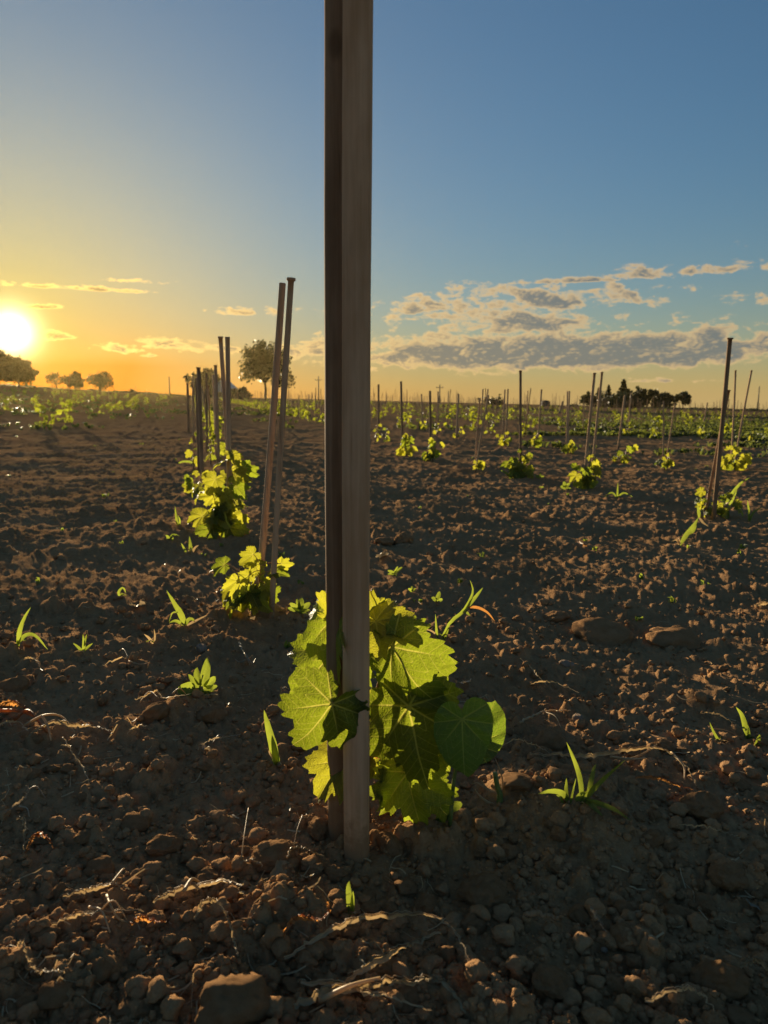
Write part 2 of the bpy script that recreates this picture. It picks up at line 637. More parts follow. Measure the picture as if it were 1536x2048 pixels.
def ribbon(points, width, fold=.35, twist=0.0, prof='blade', face=(0, -1, .3), seed=0):
    """a grass blade: a creased strip through the points, width in metres"""
    pts = [Vector(p) for p in points]
    n = len(pts)
    rr = random.Random(seed)
    vs, fs = [], []
    fv = Vector(face).normalized()
    for i, p in enumerate(pts):
        s = i / (n - 1)
        t = (pts[min(i + 1, n - 1)] - pts[max(i - 1, 0)]).normalized()
        side = t.cross(fv)
        if side.length < 1e-3:
            side = t.cross(Vector((1, 0, 0)))
        side.normalize()
        side = Matrix.Rotation(twist * s + (rr.random() - .5) * .25, 3, t) @ side
        nn = side.cross(t)
        if prof == 'blade':
            w = width * min(1, .45 + 2.2 * s) * (1 - s ** 2.2) ** .8 + width * .02
        else:
            w = width * (.35 + .65 * math.sin(math.pi * min(1, s * .96 + .03))) * (1 + .22 * math.sin(s * 9 + seed) + .10 * math.sin(s * 23 + seed * 2))
        vs += [p - side * w / 2 + nn * w * fold / 2, p, p + side * w / 2 + nn * w * fold / 2]
    for i in range(n - 1):
        a = i * 3
        fs += [(a, a + 1, a + 4, a + 3), (a + 1, a + 2, a + 5, a + 4)]
    return vs, fs


# ------------------------------------------------------------------ ground
def build_ground():
    rings = [.30]
    while rings[-1] < 215:
        r = rings[-1]
        if r < 3.4:
            step = max(.0035 * r * r, .0020)
        elif r < 30:
            step = .0080 * r
        else:
            step = .035 * r
        rings.append(r + step)
    rings = np.array(rings)
    front = np.radians(np.linspace(-39, 39, 610))
    rest = np.radians(np.linspace(39, 321, 64))[1:-1]
    ang = np.concatenate([front, rest])
    A, Rr = np.meshgrid(ang, rings)
    X, Y = Rr * np.sin(A), Rr * np.cos(A)
    Z = np.empty_like(X)
    for i in range(0, len(rings), 60):
        Z[i:i + 60] = height(X[i:i + 60].ravel(), Y[i:i + 60].ravel()).reshape(X[i:i + 60].shape)
    nr, na = X.shape
    verts = np.stack([X.ravel(), Y.ravel(), Z.ravel()], 1)
    i = np.arange(nr - 1)[:, None] * na
    k = np.arange(na)[None, :]
    k2 = (k + 1) % na
    f = np.stack([i + k, i + k2, i + na + k2, i + na + k], 2).reshape(-1, 4)[:, ::-1]
    me = fast_mesh('ground', verts, f)
    # close the small hole under the camera
    o = link_mesh('ground', me, M['soil'])
    tag(o, 'dark brown tilled soil of the young vineyard', None, None, 'structure')
    hub = [(0, 0, float(Z[0].mean()))] + [tuple(v) for v in verts[:na]]
    h = mesh_obj('ground', hub, [(0, 1 + (j + 1) % na, 1 + j) for j in range(na)], M['soil'])
    tag(h, 'dark brown tilled soil at the camera', None, None, 'structure')
    return o


build_ground()
# ------------------------------------------------------------------ haze
hz_v = [(x, y, z) for z in (-9.0, 15.0) for x, y in ((-235, -235), (235, -235), (235, 235), (-235, 235))]
hazebox = mesh_obj('haze', hz_v, [(3, 2, 1, 0), (4, 5, 6, 7), (0, 1, 5, 4), (1, 2, 6, 5), (2, 3, 7, 6), (3, 0, 4, 7)], None, smooth=False)
_m, _g, _out = material('evening_haze')
_v = _g.node('ShaderNodeVolumePrincipled')
_v.inputs['Color'].default_value = (.96, .74, .30, 1)
_v.inputs['Density'].default_value = HAZE
_v.inputs['Anisotropy'].default_value = HAZE_G
_m.node_tree.links.new(_v.outputs[0], _out.inputs['Volume'])
hazebox.data.materials.append(_m)
tag(hazebox, 'golden evening haze over the field', None, None, 'stuff')


# ------------------------------------------------------------------ leaves
VINE_OUT = [(0, 1.0), (11, .90), (26, .66), (44, .82), (56, .76), (74, .54), (95, .62), (112, .54), (128, .47), (142, .46), (160, .33), (174, .17), (180, .06)]
ROUND_OUT = [(0, 1.0), (12, .90), (30, .72), (50, .58), (75, .49), (100, .45), (130, .42), (150, .38), (165, .30), (176, .14), (180, .06)]
OVAL_OUT = [(0, 1.0), (8, .86), (16, .60), (25, .42), (40, .27), (60, .19), (90, .13), (130, .07), (180, .03)]


def leaf_arrays(kind, seed, nang, nring, droop=.25, fold=.12, wave=.07, curl=0.0):
    r_ = np.random.default_rng(seed)
    table = {'vine': VINE_OUT, 'round': ROUND_OUT, 'oval': OVAL_OUT}[kind]
    th = (np.arange(nang) / nang) * 360 - 180
    a = np.abs(th)
    ta, tr = np.array([p[0] for p in table], float), np.array([p[1] for p in table])
    # smooth interpolation
    k = np.clip(np.searchsorted(ta, a, side='right') - 1, 0, len(ta) - 2)
    u = (a - ta[k]) / (ta[k + 1] - ta[k])
    u = u * u * (3 - 2 * u) if kind == 'vine' else u
    out = tr[k] + (tr[k + 1] - tr[k]) * u
    side = np.where(th < 0, 1 + .10 * (r_.random() - .5), 1 + .10 * (r_.random() - .5))
    out = out * side * (1 + .07 * np.array([math.sin(math.radians(t) * 2 + r_.random() * 0 + seed) for t in th]))
    if kind == 'vine':
        nt = 30 if nang > 100 else 18
        ph = (th / 360 * nt + seed * .37) % 1.0
        tooth = np.where(ph < .62, ph / .62, (1 - ph) / .38)
        amp = .095 * (.55 + .9 * np.array([_hash(np.array([float(int(t / 360 * nt + 50))]), np.array([0.0]), seed)[0] for t in th]))
        out = out * (1 - amp + 2 * amp * tooth * .8) * np.where(a > 165, 1, 1)
    elif kind == 'round':
        ph = (th / 360 * 44) % 1.0
        out = out * (1 + .018 * np.abs(ph - .5) * 2)
    vein_dirs = {'vine': [0, 46, -46, 97, -97, 138, -138], 'round': [0, 38, -38, 78, -78, 120, -120], 'oval': [0]}[kind]
    near = np.min(np.abs(th[:, None] - np.array(vein_dirs)[None, :]), 1) if kind != 'oval' else a
    rr = (np.arange(1, nring + 1) / nring) ** .85
    rad = rr[:, None] * out[None, :]
    t2 = np.radians(th)[None, :]
    x, y = rad * np.sin(t2), rad * np.cos(t2)
    along = rad * np.cos(np.radians(near))[None, :]
    across = rad * np.sin(np.radians(near))[None, :]
    z = -droop * (x * x + np.maximum(y, 0) ** 2 * 1.1) + fold * np.abs(x) * (1 - .4 * np.abs(x))
    z = z + .42 * across * (1 - across)                            # blade bulges between the veins
    p1, p2, p3 = r_.random(3) * 6.3
    z = z + wave * rad * np.sin(3 * t2 + p1) + wave * .8 * rad ** 2 * np.sin(7 * t2 + p2) + wave * .5 * rad ** 3 * np.sin(13 * t2 + p3)
    z = z - curl * sstep(rad, .55, 1.05) * .35
    z = z + .04 * fbm(x * 3 + seed, y * 3, seed, 3)
    vs = np.concatenate([[[0, 0, 0]], np.stack([x.ravel(), y.ravel(), z.ravel()], 1)])
    uv = np.concatenate([[[0, 0]], np.stack([along.ravel(), across.ravel()], 1)])
    fs = []
    for j in range(nang - (1 if kind == 'vine' and False else 0)):
        fs.append((0, 1 + (j + 1) % nang, 1 + j))
    for i in range(nring - 1):
        for j in range(nang):
            b, j2 = 1 + i * nang, (j + 1) % nang
            fs.append((b + j, b + j2, b + nang + j2, b + nang + j))
    return vs, fs, uv


_leaf_cache = {}


def leaf_mesh(kind, seed, detail, mat, **kw):
    key = (kind, seed, detail, mat, tuple(sorted(kw.items())))
    if key not in _leaf_cache:
        nang, nring = {'high': (120, 10), 'mid': (60, 4), 'low': (22, 2)}[detail]
        vs, fs, uv = leaf_arrays(kind, seed, nang, nring, **kw)
        o = mesh_obj('leaf', vs, fs, M[mat], uv=uv)
        _leaf_cache[key] = o.data
        bpy.data.objects.remove(o)
    return _leaf_cache[key]


def frame(tip, nrm):
    y = Vector(tip).normalized()
    z = Vector(nrm)
    z = (z - y * z.dot(y)).normalized()
    x = y.cross(z)
    return Matrix((x, y, z)).transposed()


def add_leaf(root, base, tipdir, nrm, size, kind='vine', seed=0, detail='high', mat='vine_leaf', petiole_to=None, pmat='cane', prad=.0012, **kw):
    """base is in the root's own space"""
    o = bpy.data.objects.new('leaf', leaf_mesh(kind, seed, detail, mat, **kw))
    C.objects.link(o)
    o.parent = root
    mt = Matrix.Translation(Vector(base)) @ frame(tipdir, nrm).to_4x4() @ Matrix.Scale(size, 4)
    o.matrix_local = mt
    if petiole_to is not None:
        inv = mt.inverted()
        b, e = Vector(base), Vector(petiole_to)
        mid = (b + e) / 2 + Vector((0, 0, .12 * (b - e).length))
        back = b - Vector(tipdir).normalized() * .02 * size
        pts = [inv @ Vector(p) for p in curve_pts([e, mid, back], 9)]
        vs, fs = tube(pts, [prad / size * (1.25 - .4 * i / 8) for i in range(9)], 7)
        mesh_obj('petiole', vs, fs, M[pmat], o)
    return o


# ------------------------------------------------------------------ stakes
def stake_mesh(base, top, r0, r1, seed, splay=0.0, seg=20, mat='wood'):
    n = 26
    b, t = Vector(base), Vector(top)
    ax = (t - b).normalized()
    L = (t - b).length
    rr = random.Random(seed)
    pts, rad = [], []
    bow = Vector((rr.uniform(-1, 1), rr.uniform(-1, 1), 0)) * .0035 * L
    for i in range(n):
        s = i / (n - 1)
        pts.append(b + ax * (-.07 + (L + .07) * s) - b + bow * math.sin(math.pi * s))
        rad.append(r0 + (r1 - r0) * s + .010 * r0 * math.sin(s * 23 + seed))
    tip = pts[-1]
    if splay:
        pts += [tip - ax * .012 + ax * .012, tip + ax * .004, tip + ax * .010]
        rad += [r1 * 1.02, r1 * (1 + splay), r1 * (1 + splay * .8)]
    else:
        pts += [tip + ax * r1 * .12]
        rad += [r1 * .88]
    return tube(pts, rad, seg, True, .006, seed)


def stake(base, top, r0, r1, label, group, seed, splay=0.0, mat='wood', seg=20):
    vs, fs = stake_mesh(base, top, r0, r1, seed, splay, seg)
    o = mesh_obj('wooden_stake', vs, fs, M[mat])
    o.location = tuple(base)
    # flat end grain
    for p in list(o.data.polygons)[-2:]:
        p.use_smooth = False
    return tag(o, label, 'stake', group)


def stake_px(bpx, tpx, wpx, label, group, seed, splay=0.0, mat='wood', Y=None, dY=0.0, wtop=None):
    g = on_ground(*bpx) if Y is None else P(bpx[0], bpx[1], Y)
    zc = g[1] * math.cos(PITCH) + (CAM_H - g[2]) * math.sin(PITCH)
    r0 = wpx / FPX * zc / 2
    t = P(tpx[0], tpx[1], g[1] + dY)
    return stake(g, t, r0, r0 * (wtop or .94), label, group, seed, splay, mat)


GP = 'wooden stakes of the front row'
GR = 'stakes standing right of the front row'
main_Y = on_ground(714, 1712)[1]
back_Y = on_ground(678, 1664)[1]
_zc = main_Y * math.cos(PITCH) + .7 * math.sin(PITCH)
MAIN_R = 51.5 / FPX * _zc / 2
b_ = P(714, 1716, main_Y)
t_ = P(717.2, 0, main_Y)
t_ = b_ + (t_ - b_) * 1.12
stake(b_, t_, MAIN_R, MAIN_R * 1.0, 'thick weathered wooden stake nearest the viewer, running out of the top of the picture', GP, 3, mat='wood', seg=40)
b_ = P(681, 1668, back_Y)
t_ = P(679, 0, back_Y)
t_ = b_ + (t_ - b_) * 1.10
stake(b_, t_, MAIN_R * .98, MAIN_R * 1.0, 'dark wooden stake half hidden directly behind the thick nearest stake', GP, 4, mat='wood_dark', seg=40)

stakes_px = [
    ((514, 1222), (565, 567), 13.5, 'leaning flat-topped stake, left of the second pair behind the nearest vine', GP, 0, 'wood'),
    ((543, 1236), (582, 563), 12.0, 'slim leaning stake with a splayed hammered head, right of the second pair', GP, .55, 'wood'),
    ((464, 1048), (441, 677), 8.5, 'stake tilting left, crossing behind its upright twin in the third pair', GP, .25, 'wood'),
    ((457, 1064), (455, 678), 9.5, 'upright stake of the third pair, standing in the tall yellow vine', GP, .1, 'wood'),
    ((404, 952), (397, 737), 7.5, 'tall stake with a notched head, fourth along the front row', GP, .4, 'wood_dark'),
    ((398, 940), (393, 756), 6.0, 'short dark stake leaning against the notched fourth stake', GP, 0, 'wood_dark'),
    ((437, 926), (431, 732), 6.5, 'slim stake before the round tree, between the notched stake and the third pair', GP, .3, 'wood'),
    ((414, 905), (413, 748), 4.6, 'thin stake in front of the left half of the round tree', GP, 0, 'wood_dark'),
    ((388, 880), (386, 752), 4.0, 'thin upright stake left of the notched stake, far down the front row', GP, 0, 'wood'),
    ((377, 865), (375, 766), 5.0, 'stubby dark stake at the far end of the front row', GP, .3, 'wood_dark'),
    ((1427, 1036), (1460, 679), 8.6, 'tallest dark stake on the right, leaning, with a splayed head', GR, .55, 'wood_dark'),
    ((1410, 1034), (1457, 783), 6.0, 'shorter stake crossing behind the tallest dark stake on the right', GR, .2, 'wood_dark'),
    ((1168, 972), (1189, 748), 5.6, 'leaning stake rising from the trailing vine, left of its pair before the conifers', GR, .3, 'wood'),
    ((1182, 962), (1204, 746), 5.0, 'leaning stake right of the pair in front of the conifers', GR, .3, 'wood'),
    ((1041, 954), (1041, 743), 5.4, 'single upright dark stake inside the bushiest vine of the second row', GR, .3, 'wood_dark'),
    ((949, 938), (960, 796), 3.6, 'thin straight stake, left half of the V-shaped pair over a small vine', GR, 0, 'wood'),
    ((951, 940), (977, 790), 3.6, 'thin slanting stake, right half of the V-shaped pair over a small vine', GR, 0, 'wood'),
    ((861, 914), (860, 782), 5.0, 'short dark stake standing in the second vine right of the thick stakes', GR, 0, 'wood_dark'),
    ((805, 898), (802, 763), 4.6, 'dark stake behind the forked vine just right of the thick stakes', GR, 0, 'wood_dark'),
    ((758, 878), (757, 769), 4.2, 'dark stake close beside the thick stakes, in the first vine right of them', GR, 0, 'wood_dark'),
    ((913, 876), (917, 788), 4.0, 'short stake rising from the low round vine between the second vine and the V pair', GR, 0, 'wood'),
    ((845, 850), (843, 788), 3.0, 'very thin stake far behind the second vine, leaning left', GR, 0, 'wood'),
    ((876, 842), (876, 783), 3.0, 'thin stake just below the crossarmed power pole', GR, 0, 'wood'),
    ((962, 850), (966, 778), 2.8, 'thin far stake, left of the pair above the V-shaped stakes', GR, 0, 'wood'),
    ((970, 850), (976, 778), 2.8, 'thin far stake, right of the pair above the V-shaped stakes', GR, 0, 'wood'),
    ((1005, 872), (1010, 779), 3.0, 'thin stake, left of the close pair over a round dark vine', GR, 0, 'wood'),
    ((1012, 866), (1016, 779), 3.2, 'thin stake, right of the close pair over a round dark vine', GR, .2, 'wood'),
    ((1076, 886), (1083, 780), 3.4, 'slender stake above the drooping yellow vine, right of the single upright stake', GR, .2, 'wood'),
    ((1133, 904), (1135, 782), 3.2, 'thin stake, left of the tight pair left of the leaning pair', GR, 0, 'wood'),
    ((1136, 898), (1139, 782), 3.2, 'thin stake, right of the tight pair left of the leaning pair', GR, 0, 'wood'),
    ((1236, 898), (1250, 790), 4.0, 'leaning brownish stake below the conifers, over the vine half in shade', GR, 0, 'wood'),
    ((1258, 850), (1262, 786), 2.6, 'thin far stake just right of the tall conifer', GR, 0, 'wood'),
    ((1326, 918), (1327, 802), 3.2, 'pale thin upright stake over the low vine below the small trees', GR, 0, 'wood'),
    ((1334, 914), (1350, 808), 3.2, 'pale thin slanting stake over the low vine below the small trees', GR, 0, 'wood'),
    ((1462, 932), (1471, 742), 3.8, 'slim straight stake right of the tallest dark stake', GR, .2, 'wood'),
    ((1470, 925), (1503, 742), 3.8, 'slim strongly slanting stake at the right edge of the picture', GR, .2, 'wood'),
    ((1407, 850), (1415, 805), 2.8, 'short far stake left of the tallest dark stake', GR, 0, 'wood'),
    ((1119, 826), (1126, 803), 4.6, 'pale thick leaning stub beside the dark shed', GR, 0, 'wood'),
]
taken_stakes = []
for i, (b, t, w, lab, grp, sp, mt) in enumerate(stakes_px):
    o = stake_px(b, t, w, lab, grp, 20 + i, sp, mt)
    taken_stakes.append((o.location.x, o.location.y))

# ------------------------------------------------------------------ the vine at the thick stakes
vx, vy = P(742, 1690, main_Y + .10)[:2]
vroot = thing('grape_vine', 'nearest young grapevine with large backlit lobed leaves round the thick stakes', 'grapevine', (vx, vy, smooth_hz(vx, vy)), 'young grapevines of the front row')
VO = np.array(vroot.location)


def shoot(name, pts, r0, r1, mat, root=vroot, n=18):
    q = curve_pts([np.asarray(p) - np.array(root.location) for p in pts], n)
    vs, fs = tube(q, [r0 + (r1 - r0) * i / (n - 1) for i in range(n)], 10, True, .12, n)
    return mesh_obj(name, vs, fs, M[mat], root)


YB = main_Y + .10
shoot('trunk', [P(738, 1712, YB), P(734, 1640, YB), P(730, 1560, YB), P(738, 1512, YB)], .0085, .006, 'vine_wood')
shoot('shoot', [P(738, 1518, YB), P(744, 1490, YB - .01), P(755, 1462, YB - .01), P(767, 1441, YB - .01), P(785, 1420, YB), P(812, 1400, YB + .01)], .0034, .0022, 'cane')
shoot('shoot', [P(736, 1470, YB), P(747, 1418, YB - .01), P(753, 1385, YB - .01), P(763, 1352, YB - .012), P(776, 1338, YB - .012), P(800, 1345, YB - .005), P(830, 1350, YB)], .0034, .0022, 'cane')
shoot('shoot', [P(732, 1540, YB), P(722, 1400, YB), P(734, 1300, YB), P(743, 1276, YB - .01), P(752, 1248, YB - .01), P(752, 1225, YB)], .0036, .0016, 'cane')
shoot('shoot', [P(728, 1560, YB), P(706, 1470, YB - .01), P(690, 1380, YB - .01), P(680, 1290, YB - .01), P(676, 1235, YB)], .0036, .0018, 'green_stem')
shoot('shoot', [P(742, 1590, YB), P(770, 1568, YB - .01), P(786, 1535, YB - .01), P(800, 1500, YB), P(815, 1450, YB)], .0032, .0022, 'green_stem')


def px_leaf(root, base, tip, Yb, Yt, roll, seed, kind='vine', mat='vine_leaf', to=None, scale=1.0, yaw=0.0, **kw):
    """a leaf whose stalk joins it at one point of the photograph and whose tip ends at another"""
    o = np.array(root.location)
    b, t = P(base[0], base[1], Yb), P(tip[0], tip[1], Yt)
    d = Vector(t - b)
    toward = Vector((0, 0, CAM_H)) - Vector((b + t) / 2)
    n = (toward - d.normalized() * toward.dot(d.normalized())).normalized()
    n = Matrix.Rotation(R(roll), 3, d.normalized()) @ n
    pt = None if to is None else P(to[0], to[1], to[2]) - o
    return add_leaf(root, b - o, d, n, d.length * scale, kind, seed, 'high', mat, pt, **kw)


Y0 = main_Y
# left of the stakes
px_leaf(vroot, (676, 1232), (655, 1372), Y0 + .05, Y0 + .02, 58, 1, to=(688, 1262, YB - .01), droop=.2, fold=.35, scale=.98)
px_leaf(vroot, (684, 1222), (650, 1212), Y0 + .06, Y0 + .03, -40, 2, mat='vine_young', to=(682, 1250, YB - .01), scale=1.1, curl=.8)
px_leaf(vroot, (672, 1300), (556, 1412), Y0 + .07, Y0 + .05, 16, 3, to=(690, 1340, YB), droop=.34, fold=-.32, wave=.08, scale=.98)
px_leaf(vroot, (664, 1408), (580, 1530), Y0 - .04, Y0 - .055, -14, 4, to=(686, 1375, YB - .02), droop=.30, fold=-.40, wave=.10, scale=.95, curl=.5)
px_leaf(vroot, (684, 1524), (621, 1602), Y0 + .04, Y0 + .02, 22, 5, to=(716, 1532, YB), mat='vine_young', fold=.2)
# right of the stakes
px_leaf(vroot, (752, 1243), (836, 1278), Y0 + .07, Y0 + .02, -38, 6, to=(748, 1262, YB - .01), mat='vine_young', fold=.15, scale=1.05)
px_leaf(vroot, (748, 1236), (745, 1190), Y0 + .09, Y0 + .09, 30, 7, to=(750, 1252, YB - .01), mat='vine_young', scale=1.1)
px_leaf(vroot, (784, 1294), (860, 1425), Y0 + .03, Y0 - .01, 24, 8, to=(774, 1338, YB - .012), droop=.34, fold=-.34, curl=.4)
px_leaf(vroot, (828, 1352), (908, 1412), Y0 + .09, Y0 + .12, 20, 10, to=(805, 1346, YB), fold=.1, scale=.9)
px_leaf(vroot, (768, 1440), (806, 1368), Y0 + .09, Y0 + .12, -15, 11, to=(768, 1448, YB - .01), mat='vine_young', scale=1.12)
px_leaf(vroot, (818, 1412), (850, 1592), Y0 + .02, Y0 - .02, 10, 12, to=(812, 1400, YB + .01), droop=.30, fold=-.38, wave=.11, scale=.97, curl=.4)
px_leaf(vroot, (790, 1464), (788, 1532), Y0 + .09, Y0 + .08, -20, 13, to=(812, 1455, YB), mat='vine_young', scale=.85)
px_leaf(vroot, (832, 1448), (900, 1548), Y0 + .07, Y0 + .05, 5, 23, to=(812, 1440, YB), scale=1.05)  # added leaf, mostly hidden, placed to shade the round weed leaf from the sun
px_leaf(vroot, (770, 1500), (744, 1462), Y0 + .11, Y0 + .13, 35, 14, to=(752, 1508, YB), mat='dry_leaf', scale=1.15, curl=.9)
px_leaf(vroot, (846, 1440), (896, 1480), Y0 + .10, Y0 + .12, 10, 15, to=(818, 1430, YB), mat='vine_young', scale=1.15)
px_leaf(vroot, (742, 1532), (763, 1556), Y0 + .09, Y0 + .08, 15, 16, to=(738, 1520, YB), mat='vine_young', scale=1.1)
px_leaf(vroot, (815, 1545), (836, 1672), Y0 + .05, Y0 + .02, 15, 17, to=(800, 1520, YB), droop=.15, fold=-.15)
px_leaf(vroot, (800, 1565), (765, 1640), Y0 + .07, Y0 + .05, -20, 18, to=(778, 1560, YB), droop=.2)
px_leaf(vroot, (850, 1570), (896, 1650), Y0 + .06, Y0 + .05, 15, 19, to=(800, 1540, YB), fold=.1)
px_leaf(vroot, (706, 1300), (696, 1370), Y0 + .09, Y0 + .06, 50, 21, to=(696, 1340, YB), mat='vine_young')

for pts in ([P(812, 1400, YB), P(832, 1380, YB - .03), P(846, 1392, YB - .04), P(840, 1404, YB - .03), P(832, 1396, YB - .03)], [P(752, 1225, YB), P(748, 1200, YB), P(742, 1184, YB - .01), P(748, 1176, YB), P(753, 1184, YB)]):
    shoot('tendril', pts, .0011, .0005, 'cane')

# the round-leaved weed that grows beside it
wx, wy = P(900, 1640, main_Y + .05)[:2]
wroot = thing('round_leaf_weed', 'weed with broad round heart-shaped leaves, right of the nearest vine', 'weed', (wx, wy, smooth_hz(wx, wy)))
WY = wy
shoot('stem', [P(900, 1650, WY), P(908, 1560, WY - .005), P(920, 1500, WY - .01), P(928, 1440, WY - .01)], .0034, .0022, 'green_stem', wroot)
px_leaf(wroot, (924, 1438), (928, 1566), WY - .09, WY - .11, 4, 31, 'round', 'round_leaf', (922, 1470, WY - .01), droop=.28, fold=-.22, wave=.06, scale=.98)
px_leaf(wroot, (950, 1490), (990, 1404), WY - .03, WY + .01, 6, 32, 'round', 'round_leaf', (924, 1480, WY - .01), droop=.12, fold=.1, wave=.04)
px_leaf(wroot, (930, 1444), (896, 1424), WY, WY + .03, 25, 33, 'round', 'round_leaf', (926, 1452, WY - .01), scale=1.15, wave=.04)


# ------------------------------------------------------------------ other vines
def build_vine(loc, label, group, h, w, nleaf, seed, detail='mid', lean=(0, 0), leafsize=.075, young=.4):
    root = thing('grape_vine', label, 'grapevine', loc, group)
    r_ = random.Random(seed)
    k = 2 if w > .15 else 1
    shoots = []
    vs, fs = tube(curve_pts([(0, 0, -.03), (.004, 0, .03), (0, 0, min(.09, h * .35))], 6), [.008, .0075, .007, .0065, .006, .0055], 8, True, .15, seed)
    mesh_obj('trunk', vs, fs, M['vine_wood'], root)
    for s in range(k):
        sx = (r_.uniform(.15, .5) * w) * (1 if s == 0 else -1)
        hh = h * (1 if s == 0 else r_.uniform(.55, .9)) * .92
        pts = curve_pts([(0, 0, .05), (sx * .35 + lean[0] * .3, r_.uniform(-.02, .02), hh * .5), (sx * .6 + lean[0], r_.uniform(-.03, .03) + lean[1], hh)], 12)
        vs, fs = tube(pts, [.0036 - .002 * i / 11 for i in range(12)], 6)
        mesh_obj('shoot', vs, fs, M['cane' if s == 0 else 'green_stem'], root)
        shoots.append(pts)
    for i in range(nleaf):
        sh = shoots[i % k]
        u = (i // k + .6) / (nleaf / k)
        node = sh[min(11, int(u * 11.9))]
        a = r_.uniform(0, 2 * math.pi)
        reach = w * r_.uniform(.10, .38)
        base = (node[0] + math.cos(a) * reach, node[1] + math.sin(a) * reach * .8, max(.03, node[2] + r_.uniform(-.02, .04)))
        out = Vector((math.cos(a), math.sin(a) * .8, r_.uniform(-1.3, .1)))
        nrm = Vector((r_.uniform(-.8, .8), -r_.uniform(.1, 1.5), r_.uniform(.0, .8)))
        sz = leafsize * r_.uniform(.65, 1.2) * (1 - .35 * u)
        mat = 'vine_young' if r_.random() < young else 'vine_leaf'
        add_leaf(root, base, out, nrm, sz, 'vine', 40 + r_.randrange(6), detail, mat, node if detail != 'low' else None, droop=.25, fold=.12, wave=.09)
    return root


GV = 'young grapevines of the front row'
GW = 'young grapevines of the second row and beyond'
taken = [(vx, vy)]
vines_px = [
    # base px, top px y, half width px, leaves, label, group
    ((504, 1226), 1112, 56, 20, 'low bushy vine with toothed leaves at the foot of the second stake pair', GV),
    ((445, 1066), 896, 48, 28, 'tall yellow backlit vine climbing the third stake pair', GV),
    ((392, 985), 932, 24, 8, 'small vine with drooping leaves left of the notched fourth stake', GV),
    ((386, 936), 858, 15, 10, 'narrow upright vine left of the fourth stake, in golden haze', GV),
    ((421, 925), 872, 13, 6, 'small pointed vine between the fourth stake and the third pair', GV),
    ((1408, 1036), 968, 24, 8, 'vine with curled yellow leaves left of the tallest dark stake', GW),
    ((1455, 1036), 985, 28, 9, 'low shaded vine with some lit leaves right of the tallest dark stake', GW),
    ((1168, 976), 904, 28, 14, 'trailing vine hanging down beneath the leaning pair of stakes', GW),
    ((1042, 955), 900, 24, 16, 'bushiest vine of the second row, round the single upright stake', GW),
    ((950, 944), 911, 15, 8, 'small vine under the V-shaped stakes', GW),
    ((865, 922), 878, 19, 11, 'second vine right of the thick stakes, split in two tufts', GW),
    ((812, 909), 864, 20, 11, 'forked vine with one low yellow tuft, just right of the thick stakes', GW),
    ((750, 886), 844, 9, 6, 'vine peeping out at the right edge of the thick stake', GW),
    ((770, 886), 852, 10, 7, 'first free vine right of the thick stakes, rounded', GW),
    ((875, 871), 844, 8, 6, 'small upright vine behind the short dark stake', GW),
    ((916, 874), 855, 10, 6, 'low round vine halfway between the second vine and the V pair', GW),
    ((1008, 892), 861, 13, 9, 'round darker vine below the close pair of thin stakes', GW),
    ((1069, 894), 860, 13, 9, 'drooping yellow vine right of the bushiest vine', GW),
    ((850, 862), 832, 8, 6, 'tall thin vine behind the second vine', GW),
    ((820, 856), 822, 7, 6, 'upright thin vine behind the forked vine', GW),
    ((797, 852), 828, 6, 5, 'tiny vine behind the dark stake near the forked vine', GW),
    ((1143, 906), 878, 15, 9, 'spreading low green vine under the tight stake pair', GW),
    ((1243, 926), 893, 18, 10, 'vine half in shade under the leaning brownish stake', GW),
    ((1328, 938), 902, 16, 9, 'low vine below the two pale thin stakes', GW),
    ((1468, 941), 889, 26, 14, 'wide vine below the slim stakes at the right edge', GW),
    ((1498, 890), 860, 9, 7, 'upright yellow vine behind the wide vine at the right edge', GW),
    ((1404, 874), 850, 10, 6, 'small yellow vine left of the tallest dark stake, among the weeds', GW),
    ((1250, 872), 852, 10, 6, 'small vine in the green strip below the tall conifer', GW),
]
for i, (b, ty, hw, nl, lab, grp) in enumerate(vines_px):
    g = on_ground(*b)
    zc = g[1] * math.cos(PITCH)
    h = P(b[0], ty, g[1])[2] - g[2]
    w = 2 * hw / FPX * zc
    ls = min(.11, max(.05, .42 * w))
    if i == 0:
        ls = .080
    if i == 1:
        ls = .115
    build_vine(g - np.array((0, 0, .01)), lab, grp, h, w, int(nl * 1.25), 300 + i, 'high' if i < 2 else 'mid', leafsize=ls, young=.75)
    taken.append((g[0], g[1]))

# rows: direction and spacing measured from the photograph
_az = math.atan2((392 - 768) / FPX, 1.0)
UDIR = np.array((math.sin(_az), math.cos(_az)))
NDIR = np.array((math.cos(_az), -math.sin(_az)))
ROW_N0 = float(np.array((vx, vy)) @ NDIR)
ROW_T0 = float(np.array((vx, vy)) @ UDIR)
ROW_GAP, STEP = 3.0, 1.36


def dup(o, loc, rz, s, label, group, tilt=(0, 0)):
    c = o.copy()
    C.objects.link(c)
    c.location = tuple(loc)
    c.rotation_euler = (tilt[0], tilt[1], rz)
    c.scale = (s, s, s)
    c['label'] = label
    c['group'] = group
    for ch in o.children:
        d = ch.copy()
        C.objects.link(d)
        d.parent = c
    return c


